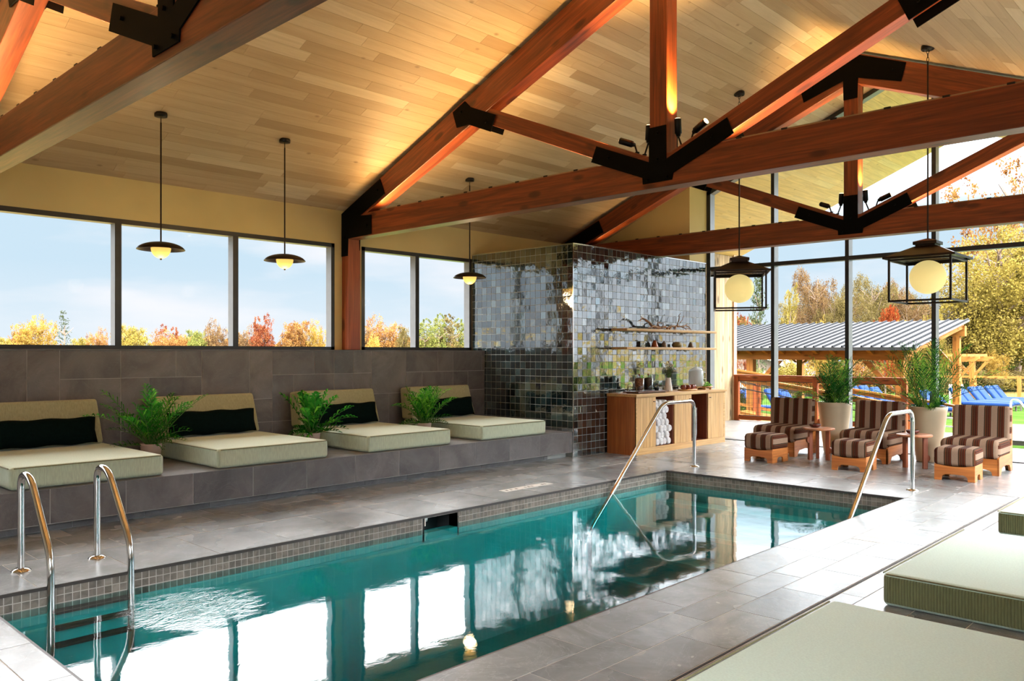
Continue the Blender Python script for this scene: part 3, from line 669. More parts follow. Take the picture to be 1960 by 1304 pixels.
def truss(x0, label, posts=(1, 1)):
    x1 = x0 + TW; T = empty('roof_truss', (x0, YC, 3.08), 0, label, 'roof truss', 'timber trusses under the ceiling')
    m = MB(); m.box(x0, x1, YR + 0.02, YL - 0.02, 3.08, 3.395); m.build('tie_beam', M['beam_y'], T, bevel=0.006)
    for s in (1, -1):
        ye = YC + s * (YL - 0.01 - YC); dn = 0.035
        poly = [(YC, ZR - dn), (ye, roofz(ye) - dn), (ye, roofz(ye) - dn - 0.33), (YC + s * 4.62, 3.395), (YC, ZR - dn - 0.415)]
        m = MB(); m.prism(poly if s > 0 else poly[::-1], 0, x0 + 0.001, x1 - 0.001); m.build('rafter', dirmat('raf', (YC, ZR), (ye, roofz(ye))), T, bevel=0.006)
        p, q = (YC + s * 0.12, 3.30), (YC + s * 2.50, 4.31); m = MB(); bar2(m, p, q, 0.175, x0 + 0.012, x1 - 0.012)
        m.build('strut', dirmat('str', p, q), T, bevel=0.005)
    m = MB(); m.box(x0 + 0.001, x1 - 0.001, YC - 0.096, YC + 0.096, 3.30, 5.3); m.build('king_post', M['beam_z'], T, bevel=0.006)
    for s, on in zip((1, -1), posts):
        if not on: continue
        m = MB(); ya, yb = sorted((YC + s * (YL - 0.005 - YC), YC + s * (9.43 - YC))); m.box(x0 + 0.001, x0 + 0.205, ya, yb, 1.547 if s > 0 else 0.0, 3.085); m.build('wall_post', M['post'], T, bevel=0.005)
    # steel plates on both faces
    def plate(polys, nm='steel_plate', bolts=()):
        m = MB()
        for pl in polys:
            for a, b_ in ((x0 - 0.011, x0 - 0.0005), (x1 + 0.0005, x1 + 0.011)): m.prism(pl, 0, a, b_)
        for (y, z) in bolts:
            for xa, xb_ in ((x0 - 0.03, x0 - 0.01), (x1 + 0.01, x1 + 0.03)): m.tube([(xa, y, z), (xb_, y, z)], 0.014, 6)
        m.build(nm, M['steel'], T)
    mir = lambda pl, s: pl if s > 0 else [(2 * YC - y, z) for y, z in pl][::-1]
    for s in (1, -1):
        plate([mir([(9.576, 3.44), (8.70, 3.80), (8.60, 3.59), (9.144, 3.37), (8.892, 3.35), (8.892, 3.096), (9.42, 3.083), (9.436, 2.846), (9.576, 2.846)], s)],
              bolts=[(YC + s * (b_ - YC), z) for b_, z in ((9.5, 2.92), (9.5, 3.1), (8.98, 3.22), (8.75, 3.66))])
        plate([mir([(7.27, 4.385), (7.06, 4.475), (6.97, 4.39), (6.55, 4.215), (6.63, 4.035), (7.0, 4.19), (7.2, 4.19)], s)], bolts=[(YC + s * (b_ - YC), z) for b_, z in ((6.7, 4.16), (7.12, 4.36))])
    plate([[(5.102, 3.60), (5.169, 3.448), (4.542, 3.195), (4.537, 3.132), (4.21, 3.132), (4.198, 3.195), (3.571, 3.448), (3.638, 3.60), (4.274, 3.335), (4.274, 3.66), (4.466, 3.66), (4.466, 3.335)]],
          bolts=((4.48, 3.17), (4.26, 3.17), (4.37, 3.6), (4.37, 3.35), (4.95, 3.46), (3.79, 3.46)))
    plate([[(YC, 5.605), (YC + .72, 5.305), (YC + .66, 5.07), (YC + .1, 5.25), (YC + .095, 4.98), (YC - .095, 4.98), (YC - .1, 5.25), (YC - .66, 5.07), (YC - .72, 5.305)]],
          bolts=((YC, 5.1), (YC + .55, 5.25), (YC - .55, 5.25)))
    # light channel laid along the top of the tie beam
    m = MB(); m.box(x0 + 0.02, x0 + 0.05, YR + 0.7, YC - 0.45, 3.396, 3.41); m.box(x0 + 0.02, x0 + 0.05, YC + 0.75, YL - 0.85, 3.396, 3.41); ch = m.build('light_channel', M['strip'], T)
    m = MB()
    for y in [YR + 1.0 + k * 0.42 for k in range(9)] + [YC + 1.0 + k * 0.42 for k in range(8)]: m.box(x0 + 0.012, x0 + 0.058, y, y + 0.05, 3.396, 3.414)
    m.box(x0 + 0.051, x0 + 0.056, YR + 0.75, YL - 0.9, 3.396, 3.40)
    m.build('channel_clip', M['dark'], ch)
    return T
truss(TX[0], 'nearest timber roof truss, its tie beam crossing the top left corner')
truss(TX[1], 'middle timber roof truss spanning the pool with black steel plates')
truss(TX[2], 'farthest timber roof truss close to the glazed gable')

# cylinder spot fixtures at the foot of each king post, with their lamps
def warm_spot(loc, d, e, ang=95, blend=1.0):
    l = bpy.data.lights.new('spot_lamp', 'SPOT'); l.energy = e; l.color = (1.0, 0.60, 0.20); l.spot_size = math.radians(ang); l.spot_blend = blend; l.shadow_soft_size = 0.03
    o = bpy.data.objects.new('spot_lamp', l); C.objects.link(o); o.location = loc; o.rotation_euler = Vector(d).to_track_quat('-Z', 'Y').to_euler(); return o
SPOT_E = 90
def fixture(base, head, d, label, e):
    b0 = Vector(base); h = Vector(head); d = Vector(d).normalized()
    f = empty('spotlight', base, 0, label, 'spotlight', 'black cylinder spotlights on the trusses')
    m = MB(); m.tube([b0, b0 + Vector((0, 0, 0.014))], 0.022, 10); m.tube([b0, b0 * 0.4 + h * 0.6 + Vector((0, 0, 0.0)), h], 0.009, 8); m.build('bracket', M['black'], f)
    m = MB(); m.tube([h, h + d * 0.03, h + d * 0.03 + d * 1e-4, h + d * 0.17], [0.018, 0.026, 0.033, 0.033], 16, caps=True); hd = m.build('lamp_head', M['black'], f)
    m = MB(); m.tube([h + d * 0.1705, h + d * 0.173], 0.028, 16); ln = m.build('lens', M['lens'], f)
    warm_spot(h + d * 0.19, d, e)
for ti, (x0, who) in enumerate(zip(TX, ('nearest', 'middle', 'farthest'))):
    xc = x0 + 0.09
    for s, side in ((1, 'window'), (-1, 'lounge')):
        fixture((xc, YC + s * 0.215, 3.435), (xc, YC + s * 0.17, 3.55), (0, -s * 0.05, 1), f'upright black cylinder spotlight on the {side} side of the {who} king post', SPOT_E * (1.6 if ti == 2 else 3.2))
        fixture((xc, YC + s * 0.30, 3.47), (xc, YC + s * 0.33, 3.56), ((0.35 if ti == 2 else -0.16), s * 0.87, 0.42 if s < 0 else 0.36), f'tilted black cylinder spotlight on the {side} side of the {who} king post', SPOT_E * ((0.06 if s > 0 else 0.5) if ti == 2 else 1.0))
# linear lamps in the channels, shining up
def strip_lamp(x, y0, y1, e):
    l = bpy.data.lights.new('strip_lamp', 'AREA'); l.shape = 'RECTANGLE'; l.size = 0.03; l.size_y = y1 - y0; l.energy = e; l.color = (1.0, 0.62, 0.26)
    o = bpy.data.objects.new('strip_lamp', l); C.objects.link(o); o.location = (x + 0.035, (y0 + y1) / 2, 3.432); o.rotation_euler = (PI, 0, 0)
for x0 in TX:
    strip_lamp(x0, YC + 0.75, YL - 0.85, 34 if x0 < 10 else 5); strip_lamp(x0, YR + 0.7, YC - 0.45, 24)

# ------------------------------------------------------------------ glazed gable
r = empty('window_6', (XG, 3.3, 0), kind='structure')
ys = [7.455, 6.26, 5.03, 3.775, 2.545, 1.315, 0.085, -0.80]
for i, y in enumerate(ys):
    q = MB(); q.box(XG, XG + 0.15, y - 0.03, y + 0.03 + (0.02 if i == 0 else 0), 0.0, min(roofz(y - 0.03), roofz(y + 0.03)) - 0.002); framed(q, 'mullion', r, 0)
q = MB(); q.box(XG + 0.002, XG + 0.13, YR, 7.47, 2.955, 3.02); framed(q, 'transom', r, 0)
q = MB(); q.box(XG - 0.004, XG + 0.16, YR, 7.5, -0.004, 0.012); q.build('sill_track', M['black'], r)
q = MB()
for s, yend in ((1, 7.5), (-1, YR)):
    a = (YC, ZR - 0.005); b_ = (yend, roofz(yend) - 0.005); q.prism([a, b_, (b_[0], b_[1] - 0.075), (a[0], a[1] - 0.075)][::s], 0, XG, XG + 0.14)
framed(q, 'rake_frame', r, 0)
for a, b_ in zip(ys[:-1], ys[1:]):
    q = MB(); q.box(XG + 0.07, XG + 0.08, b_, a, 0.01, 2.96); q.build('pane', M['glass'], r)
    q = MB(); pl = [(b_, 3.0), (a, 3.0), (a, roofz(a) - 0.06)] + ([(YC, ZR - 0.06)] if b_ < YC < a else []) + [(b_, roofz(b_) - 0.06)]
    q.prism(pl, 0, XG + 0.07, XG + 0.08); q.build('pane', M['glass'], r)

# ------------------------------------------------------------------ pendants
def dome_pendant(x, y, label, tilt=0.0):
    P_ = empty('dome_pendant', (x, y, roofz(y)), 0, label, 'pendant light', 'bronze dome pendants along the window wall')
    zt = roofz(y)
    m = MB(); m.lathe([(0.001, -0.03), (0.062, -0.03), (0.064, -0.005), (0.06, 0.012)], (x, y, zt), 24); m.build('canopy', M['black'], P_)
    m = MB(); m.tube([(x, y, zt - 0.03), (x, y, zt - 0.10)], 0.005, 6); m.tube([(x, y, zt - 0.09), (x, y, 2.64)], 0.0085, 8); m.build('rod', M['bronze'], P_)
    m = MB(); R0 = 0.235; prof = []
    for i in range(13):
        t = i / 12; prof.append((max(0.001, R0 * t), 2.648 - 0.078 * (1 - math.sqrt(max(0, 1 - (t * 0.98) ** 2))) / 0.8))
    prof2 = prof + [(R0 - 0.002, prof[-1][1] - 0.004)] + [(max(0.001, a * 0.985), b_ - 0.006) for a, b_ in reversed(prof[:-1])]
    m.lathe(prof2, (x, y, 0), 48); sh = m.build('shade', M['bronze'], P_)
    m = MB(); zb_ = 2.585; m.lathe([(0.001, 0), (0.094, 0)] + [(max(.001, 0.097 * math.cos(a * PI / 24)), -0.108 * math.sin(a * PI / 24)) for a in range(0, 13)], (x, y, zb_), 32)
    gl = m.build('globe', M['globe'], P_)
    m = MB(); m.ball((x, y, zb_ - 0.115), 0.011, 10, 6); m.build('finial', M['black'], P_)
    l = bpy.data.lights.new('pendant_lamp', 'POINT'); l.energy = 5; l.color = (1.0, 0.72, 0.40); l.shadow_soft_size = 0.09
    o = bpy.data.objects.new('pendant_lamp', l); C.objects.link(o); o.location = (x, y, zb_ - 0.24)
dome_pendant(3.571, 8.43, 'bronze dome pendant nearest the camera, left of the three')
dome_pendant(5.001, 8.43, 'middle bronze dome pendant between the other two, right of the centre mullion')
dome_pendant(7.94, 8.43, 'bronze dome pendant hanging in front of the green tiled block')

def lantern(x, y, th, label):
    zt = roofz(y); Lm = empty('lantern_pendant', (x, y, zt), math.radians(th), label, 'lantern', 'square glass lanterns over the seating')
    z = lambda a: a - zt
    m = MB(); m.lathe([(0.001, -0.035), (0.07, -0.035), (0.075, -0.02), (0.072, 0.015)], (0, 0, 0), 16)
    for k in range(4): m.ball((0.05 * math.cos(k * PI / 2), 0.05 * math.sin(k * PI / 2), -0.038), 0.008, 8, 5)
    local(m.build('canopy', M['black']), Lm)
    m = MB()
    for k in range(3):
        c = Vector((0, 0, -0.06 - k * 0.045)); pts = [(c + Vector((0.012 * math.cos(t) * (k % 2), 0.012 * math.cos(t) * ((k + 1) % 2), 0.028 * math.sin(t)))) for t in [i * PI / 6 for i in range(13)]]
        m.tube(pts, 0.0035, 6, caps=False)
    local(m.build('chain', M['black']), Lm)
    m = MB(); m.tube([(0, 0, -0.17), (0, 0, z(2.86))], 0.0095, 8); local(m.build('rod', M['bronze']), Lm)
    def pyr(m, h0, h1, z0, z1):
        vs = [(-h0, -h0, z0), (h0, -h0, z0), (h0, h0, z0), (-h0, h0, z0), (-h1, -h1, z1), (h1, -h1, z1), (h1, h1, z1), (-h1, h1, z1)]
        m.add(vs, [(0, 3, 2, 1), (4, 5, 6, 7), (0, 1, 5, 4), (1, 2, 6, 5), (2, 3, 7, 6), (3, 0, 4, 7)])
    m = MB(); pyr(m, 0.13, 0.015, z(2.825), z(2.865)); pyr(m, 0.13, 0.13, z(2.79), z(2.825)); pyr(m, 0.108, 0.108, z(2.765), z(2.79))
    local(m.build('cap', M['bronze']), Lm)
    m = MB(); pyr(m, 0.385, 0.115, z(2.635), z(2.77))
    h = 0.385
    for a, b_ in (((-h, -h), (h, -h)), ((h, -h), (h, h)), ((h, h), (-h, h)), ((-h, h), (-h, -h))):
        x0_, x1_ = min(a[0], b_[0]) - 0.006, max(a[0], b_[0]) + 0.006; y0_, y1_ = min(a[1], b_[1]) - 0.006, max(a[1], b_[1]) + 0.006
        m.box(x0_, x1_, y0_, y1_, z(2.615), z(2.64))
    local(m.build('roof', M['bronze']), Lm)
    for k in range(5):
        q = MB(); a = 0.12 + k * 0.045
        if k < 4:
            for s in ((-a, a),): q.box(-a, a, -a - .004, -a, z(2.628), z(2.634)); q.box(-a, a, a, a + .004, z(2.628), z(2.634)); q.box(-a - .004, -a, -a, a, z(2.628), z(2.634)); q.box(a, a + .004, -a, a, z(2.628), z(2.634))
            local(q.build('vent_ring', M['brass']), Lm)
    s = 0.333; t = 0.011
    m = MB()
    for (a, b_) in ((-s, -s), (s, -s), (s, s), (-s, s)): m.box(a - t, a + t, b_ - t, b_ + t, z(2.105), z(2.63))
    for zz in (2.117, 2.60):
        for yy in (-s, s): m.box(-s, s, yy - t, yy + t, z(zz) - t, z(zz) + t); m.box(yy - t, yy + t, -s, s, z(zz) - t, z(zz) + t)
    local(m.build('cage', M['bronze']), Lm)
    for (a0, a1, b0, b1) in ((-s, s, -s - .002, -s + .002), (-s, s, s - .002, s + .002), (-s - .002, -s + .002, -s, s), (s - .002, s + .002, -s, s)):
        q = MB(); q.box(a0, a1, b0, b1, z(2.13), z(2.60)); local(q.build('glass_pane', M['glass']), Lm)
    m = MB(); m.ball((0, 0, z(2.405)), 0.2, 40, 24); local(m.build('globe', M['globe2']), Lm)
lantern(10.455, 5.6, 31, 'square glass lantern hanging near the tiled block')
lantern(10.43, 3.135, 1, 'larger-looking square glass lantern hanging nearer the right edge')
# ------------------------------------------------------------------ daybeds on the bench
def daybed(x0, label):
    B = empty('daybed', (x0 + 0.63, 8.35, 0.37), 0, label, 'daybed', 'sage daybeds on the slate bench')
    rbox('mattress', x0, x0 + 1.262, 7.552, 9.16, 0.371, 0.562, 0.035, M['sage'], B)
    m = MB()
    for z in (0.553,): m.tube([(x0 + .03, 7.549, z), (x0 + 1.23, 7.549, z)], 0.005, 6); m.tube([(x0 - .003, 7.58, z), (x0 - .003, 9.12, z)], 0.005, 6)
    m.build('piping', M['piping'], B)
    # leaning back cushion
    bm = bmesh.new(); xa, xb_ = x0 + 0.012, x0 + 1.235
    prof = [(8.955, 0.563), (9.075, 1.022), (9.262, 1.0), (9.21, 0.563)]
    vs = [bm.verts.new((x, y, z)) for x in (xa, xb_) for y, z in prof]
    vs[1].co.x += 0.03; vs[5].co.x -= 0.03
    for f in ((3, 2, 1, 0), (4, 5, 6, 7), (0, 1, 5, 4), (1, 2, 6, 5), (2, 3, 7, 6), (3, 0, 4, 7)): bm.faces.new([vs[i] for i in f])
    bmesh.ops.bevel(bm, geom=bm.edges[:], offset=0.03, segments=4, profile=0.5, affect='EDGES')
    bmesh.ops.recalc_face_normals(bm, faces=bm.faces)
    me = bpy.data.meshes.new('back_cushion'); bm.to_mesh(me); bm.free(); [setattr(p, 'use_smooth', True) for p in me.polygons]; me.materials.append(M['sage_plain'])
    o = bpy.data.objects.new('back_cushion', me); C.objects.link(o); attach(o, B); o.modifiers.new('wn', 'WEIGHTED_NORMAL')
    return B
M['sage_plain'] = fabric('sage green woven back cushion', rgb(172, 171, 138), 0)
def pillow(name, w_, h_, d_, mat):
    bm = bmesh.new(); nx, nz_ = 20, 8; 
    for side in (-1, 1):
        vv = [[None] * (nz_ + 1) for _ in range(nx + 1)]
        for i in range(nx + 1):
            for j in range(nz_ + 1):
                u = i / nx * 2 - 1; v = j / nz_ * 2 - 1
                th = (1 - abs(u) ** 5) ** 0.5 * (1 - abs(v) ** 2.6) ** 0.55
                px = u * w_ / 2 * (1 - 0.03 * (1 - abs(v)) * abs(u)); pz = v * h_ / 2 * (1 - 0.06 * (1 - u * u) * 0) + 0.006 * math.sin(u * 9)
                vv[i][j] = bm.verts.new((px, side * d_ / 2 * th, pz))
        for i in range(nx):
            for j in range(nz_): bm.faces.new((vv[i][j], vv[i + 1][j], vv[i + 1][j + 1], vv[i][j + 1]))
    bmesh.ops.remove_doubles(bm, verts=bm.verts, dist=0.0005); bmesh.ops.recalc_face_normals(bm, faces=bm.faces)
    me = bpy.data.meshes.new(name); bm.to_mesh(me); bm.free(); [setattr(p, 'use_smooth', True) for p in me.polygons]; me.materials.append(mat)
    o = bpy.data.objects.new(name, me); C.objects.link(o); return o
bedx = [1.968, 3.752, 5.537, 7.325]
nb = ['leftmost sage daybed on the bench, cut by the picture edge', 'sage daybed on the bench between the arching palm and the broad-leaved plant',
      'sage daybed on the bench between the broad-leaved plant and the bright feathery palm', 'farthest sage daybed on the bench, beside the green tiled wall']
np_ = ['long dark green bolster on the leftmost daybed', 'long dark green bolster on the daybed right of the arching palm', 'dark green bolster partly behind the broad-leaved plant', 'dark green bolster on the farthest daybed by the tiled wall']
pl0 = None
for x, l1, l2 in zip(bedx, nb, np_):
    daybed(x, l1)
    if pl0 is None: p_ = pl0 = pillow('bolster', 1.05, 0.272, 0.13, M['bolster'])
    else: p_ = pl0.copy(); C.objects.link(p_)
    p_.location = (x + 0.625, 8.925, 0.712); p_.rotation_euler = (math.radians(-15), 0, 0); tag(p_, l2, 'pillow', 'dark bolsters on the daybeds')

# floor mattresses on the right
for x0_, x1_, lb in ((2.60, 4.30, 'nearest thick sage mattress filling the bottom right corner'), (5.03, 6.735, 'middle sage mattress on the deck with ribbed side'), (7.655, 9.36, 'farthest sage mattress on the deck, cut by the right edge')):
    B = empty('floor_mattress', ((x0_ + x1_) / 2, 0.7, 0), 0, lb, 'mattress', 'sage mattresses lying on the pool deck')
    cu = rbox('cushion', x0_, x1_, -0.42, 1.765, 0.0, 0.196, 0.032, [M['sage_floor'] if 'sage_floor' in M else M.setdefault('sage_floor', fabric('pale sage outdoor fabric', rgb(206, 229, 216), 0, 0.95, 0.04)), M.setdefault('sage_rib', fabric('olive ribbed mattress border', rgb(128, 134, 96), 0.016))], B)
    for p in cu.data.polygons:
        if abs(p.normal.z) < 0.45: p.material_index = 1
    m = MB(); z = 0.188; m.tube([(x0_ - .002, 1.74, z), (x0_ - .002, -0.4, z)], 0.005, 6); m.tube([(x0_ + .03, 1.767, z), (x1_ - .03, 1.767, z)], 0.005, 6); m.build('piping', M['piping'], B)

# ------------------------------------------------------------------ plants
def leaf_strip(m, pts, wid, nrm, tint, fold=0.0):
    """thin tapered leaf along pts with widths wid"""
    vs = []; n = len(pts)
    for p, w_ in zip(pts, wid): vs += [p - nrm * w_, p + nrm * w_]
    m.add(vs, [(2 * i, 2 * i + 1, 2 * i + 3, 2 * i + 2) for i in range(n - 1)], 0, True, tint)
def frond(m, ms, base, az, elev, length, droop, nl, ll, lw, rnd, tint0=0.3, start=0.3, vee=0.5):
    d = Vector((math.cos(az) * math.cos(elev), math.sin(az) * math.cos(elev), math.sin(elev))); p = Vector(base); pts = [p.copy()]; dirs = [d.copy()]; n = 12
    for i in range(n):
        d = (d + Vector((0, 0, -droop * (0.3 + i / n) / n * 1.6))).normalized(); p = p + d * length / n; pts.append(p.copy()); dirs.append(d.copy())
    ms.tube(pts, [0.005 * (1 - 0.8 * i / n) + 0.001 for i in range(n + 1)], 5, caps=False)
    side = dirs[0].cross(Vector((0, 0, 1)));
    if side.length < 1e-3: side = Vector((1, 0, 0))
    side.normalize()
    for k in range(nl):
        t = start + (1 - start) * k / (nl - 1); f = t * n; i = min(int(f), n - 1); q = pts[i].lerp(pts[i + 1], f - i); dd = dirs[i]
        L_ = ll * math.sin(PI * (0.18 + 0.76 * (t - start) / (1 - start))) ** 0.7
        for s in (1, -1):
            up = side.cross(dd).normalized()
            ld = (dd * (0.75 + 0.4 * t + rnd.gauss(0, .15)) + side * s * 0.9 + up * vee * (rnd.gauss(0.7, 0.3))).normalized(); e_ = q + ld * L_ * (0.85 + 0.3 * rnd.random())
            mid = q.lerp(e_, 0.5) + Vector((0, 0, 0.012 * L_ / 0.1)); e_ = e_ + Vector((0, 0, -L_ * 0.25))
            nn = ld.cross(up + ld * 0.3).normalized()
            leaf_strip(m, [q, mid, e_], [lw * 0.35, lw, 0.0006], nn, min(1, max(0, tint0 + rnd.gauss(0, 0.22))))
def parlor_palm(loc, label, seed, nf, spread, hgt, ll, lw, potr, kind):
    rnd = random.Random(seed); P_ = empty('potted_palm', loc, 0, label, 'potted plant', 'small potted palms on the bench')
    x, y, z = loc; m = MB(); m.lathe([(0.001, 0.002), (potr * 0.78, 0.002), (potr, 0.19), (potr * 1.0, 0.2), (potr * 0.92, 0.2), (potr * 0.9, 0.17), (0.001, 0.17)], loc, 32); m.build('pot', M['pot_pink'], P_)
    m = MB(); m.lathe([(0.001, 0.176), (potr * 0.89, 0.174)], loc, 20); m.build('soil', M['soil'], P_)
    m = MB(); ms = MB()
    for k in range(nf):
        az = 2 * PI * (k + rnd.random() * 0.6) / nf; e_ = rnd.uniform(0.75, 1.45); ln = spread * rnd.uniform(0.75, 1.15) * (0.8 + 0.3 * math.cos(e_))
        b0 = Vector(loc) + Vector((math.cos(az) * 0.03, math.sin(az) * 0.03, 0.17))
        if kind == 'broad':
            frond(m, ms, b0, az, e_, ln, rnd.uniform(0.3, 0.8), 7, ll, lw, rnd, 0.4, 0.45, 0.3)
        else: frond(m, ms, b0, az, e_, ln, rnd.uniform(0.4, 1.1), 12, ll * 1.15, lw, rnd, 0.6 if kind == 'bright' else 0.42, 0.25, 0.3)
    for k in range(20):       # short inner growth
        az = rnd.random() * 2 * PI; frond(m, ms, Vector(loc) + Vector((0, 0, 0.17)), az, rnd.uniform(0.2, 1.45), spread * rnd.uniform(0.35, 0.75), 0.7, 9, ll * rnd.uniform(0.5, 0.95), lw * 0.8, rnd, 0.1 + 0.35 * rnd.random(), 0.25, 0.8)
    # keep the foliage in front of the wall
    for i, v in enumerate(m.v):
        if v[1] > 9.2: m.v[i] = (v[0], 9.2 - (v[1] - 9.2) * 0.15, v[2])
    for i, v in enumerate(ms.v):
        if v[1] > 9.2: ms.v[i] = (v[0], 9.2 - (v[1] - 9.2) * 0.15, v[2])
    m.build('foliage', M['palm'], P_, tint=True); ms.build('stems', M['stem'], P_)
parlor_palm((3.50, 8.50, 0.37), 'arching feathery palm in a pale pot between the two nearest daybeds', 3, 19, 0.68, 0.6, 0.14, 0.0075, 0.105, 'fern')
parlor_palm((5.27, 8.28, 0.37), 'broad-leaved potted plant between the second and third daybeds', 8, 16, 0.56, 0.55, 0.13, 0.017, 0.095, 'broad')
parlor_palm((7.06, 8.38, 0.37), 'bright yellow-green feathery palm in a small pot before the farthest daybed', 21, 22, 0.58, 0.55, 0.14, 0.008, 0.095, 'bright')

def big_palm(loc, label, seed, nf, hgt, spread):
    rnd = random.Random(seed); P_ = empty('potted_areca_palm', loc, 0, label, 'potted plant', 'tall palms in cream planters')
    m = MB(); m.lathe([(0.001, 0.003), (0.15, 0.003), (0.155, 0.02), (0.235, 0.70), (0.245, 0.76), (0.238, 0.765), (0.222, 0.76), (0.21, 0.70), (0.001, 0.70)], loc, 48); m.build('planter', M['pot'], P_)
    m = MB(); m.lathe([(0.001, 0.712), (0.212, 0.705)], loc, 20); m.build('soil', M['soil'], P_)
    m = MB(); ms = MB()
    for k in range(nf):
        az = 2 * PI * (k * 0.618 + rnd.random() * 0.1); e_ = rnd.uniform(0.6, 1.35) if k % 3 else rnd.uniform(1.15, 1.5)
        b0 = Vector(loc) + Vector((math.cos(az) * 0.12 * rnd.random(), math.sin(az) * 0.12 * rnd.random(), 0.70)); ln = hgt * rnd.uniform(0.65, 1.08)
        frond(m, ms, b0, az, e_, ln, rnd.uniform(0.2, 1.1) * spread, 15, 0.24, 0.0052, rnd, 0.28 if rnd.random() < .75 else 0.85, 0.30, 0.35)
    for k in range(26):
        az = rnd.random() * 2 * PI; frond(m, ms, Vector(loc) + Vector((math.cos(az) * .1, math.sin(az) * .1, 0.70)), az, rnd.uniform(0.5, 1.5), rnd.uniform(0.2, 0.4), 0.8, 9, 0.11, 0.008, rnd, 0.75 if k % 2 else .3, 0.2)
    for mm in (m, ms):
        for i, v in enumerate(mm.v):
            if v[0] > 12.74: mm.v[i] = (12.74 - (v[0] - 12.74) * 0.1, v[1], v[2])
    m.build('foliage', M['palm_dark'], P_, tint=True); ms.build('stems', M['stem'], P_)
big_palm((12.25, 4.99, 0), 'spreading areca palm in a tall cream planter behind the first two chairs', 5, 26, 0.80, 1.2)
big_palm((12.15, 3.645, 0), 'tallest areca palm in a cream planter, left of the rightmost chair', 9, 30, 1.10, 0.8)

# ------------------------------------------------------------------ striped chairs, ottomans, tables (fronts face the pool, -X)
def arch_panel(w_, h0, h1, leg=0.075, clear=0.075, n=8):
    """outline of a base panel with an arched cut-out between two legs: width w_, top curve between h0 and h1"""
    a = -w_ / 2; pts = [(a, 0), (a + leg, 0)]
    for k in range(n + 1):
        t = k / n; ang = PI * (1 - t); r = (w_ - 2 * leg) / 2
        c = math.copysign(abs(math.cos(ang)) ** 0.45, math.cos(ang)); s_ = abs(math.sin(ang)) ** 0.6
        pts.append((r * c, clear * s_))
    pts += [(-a - leg, 0), (-a, 0), (-a, h0)]
    for k in range(1, n): t = k / n; pts.append((-a + 2 * a * t, h0 + (h1 - h0) * math.sin(PI * t)))
    pts += [(a, h0)]
    o = [pts[0]]
    for p in pts[1:]:
        if abs(p[0] - o[-1][0]) + abs(p[1] - o[-1][1]) > 1e-4: o.append(p)
    return o
def side_stripe(o):
    for p in o.data.polygons:
        if abs(p.normal.y) > 0.75: p.material_index = 1
def ottoman(loc, rz, label):
    O = empty('ottoman', loc, rz, label, 'ottoman', 'striped ottomans in front of the chairs')
    W, D = 0.43, 0.42; t = 0.022
    m = MB()
    for a in (-D / 2, D / 2 - t): m = MB(); m.prism(arch_panel(W, 0.19, 0.165), 0, a, a + t); local(m.build('end_board', M['amber_y'], bevel=0.003), O)
    for a in (-W / 2, W / 2 - t): m = MB(); m.prism(arch_panel(D - 2 * t - .002, 0.19, 0.235, 0.11), 1, a, a + t); local(m.build('side_board', M['amber_x'], bevel=0.003), O)
    c = rbox('cushion', -D / 2 - 0.01, D / 2 + 0.01, -W / 2 - 0.012, W / 2 + 0.012, 0.17, 0.385, 0.055, [M['stripe_y'], M['stripe_z']], None, 5); local(c, O); side_stripe(c)
    return O
def chair(loc, rz, label):
    Cc = empty('slipper_chair', loc, rz, label, 'chair', 'striped slipper chairs facing the pool')
    W, D = 0.66, 0.72; t = 0.025
    for a, h_ in ((-D / 2, 0.20), (D / 2 - t, 0.30)): m = MB(); m.prism(arch_panel(W, h_, h_), 0, a, a + t); local(m.build('end_board', M['amber_y'], bevel=0.003), Cc)
    for s in (-1, 1):
        m = MB(); y0_ = s * W / 2 - (t if s > 0 else 0)
        h = D / 2
        pl = [(-h, 0), (-h + 0.10, 0), (-h + 0.12, 0.04), (-h + 0.17, 0.085), (0, 0.10), (h - 0.17, 0.085), (h - 0.12, 0.04), (h - 0.10, 0), (h, 0), (h, 0.80), (h - 0.025, 0.80), (h - 0.03, 0.5), (h - 0.06, 0.33), (h - 0.2, 0.30), (-h + 0.15, 0.27), (-h, 0.21)]
        m.prism(pl, 1, y0_, y0_ + t); local(m.build('side_board', M['amber_x'], bevel=0.003), Cc)
    m = MB(); m.box(D / 2 - 0.022, D / 2 - 0.002, -W / 2 + t, W / 2 - t, 0.3, 0.80); local(m.build('back_panel', M['amber_z']), Cc)
    c = rbox('seat_cushion', -D / 2 - 0.015, D / 2 - 0.10, -W / 2 - 0.008, W / 2 + 0.008, 0.19, 0.43, 0.075, [M['stripe_y'], M['stripe_z']], None, 6); local(c, Cc); side_stripe(c)
    c = rbox('back_cushion', -0.065, 0.065, -W / 2 - 0.005, W / 2 + 0.005, 0, 0.455, 0.045, [M['stripe_y'], M['stripe_z']], None, 5); side_stripe(c)
    me = c.data; R_ = Matrix.Translation((D / 2 - 0.115, 0, 0.365)) @ Matrix.Rotation(math.radians(5), 4, 'Y'); me.transform(R_); local(c, Cc)
    return Cc
chair((11.68, 5.515, 0), math.radians(-1), 'striped slipper chair nearest the wooden cabinet')
chair((11.80, 4.27, 0), math.radians(0), 'middle striped slipper chair between the two cream planters')
chair((11.62, 2.915, 0), math.radians(1), 'rightmost striped slipper chair, right of the tallest palm')
ottoman((10.66, 5.30, 0), math.radians(-4), 'striped ottoman nearest the wooden cabinet')
ottoman((10.65, 4.085, 0), math.radians(3), 'middle striped ottoman, partly behind the chrome handrail')
ottoman((10.70, 2.875, 0), math.radians(3), 'rightmost striped ottoman in front of the rightmost chair')
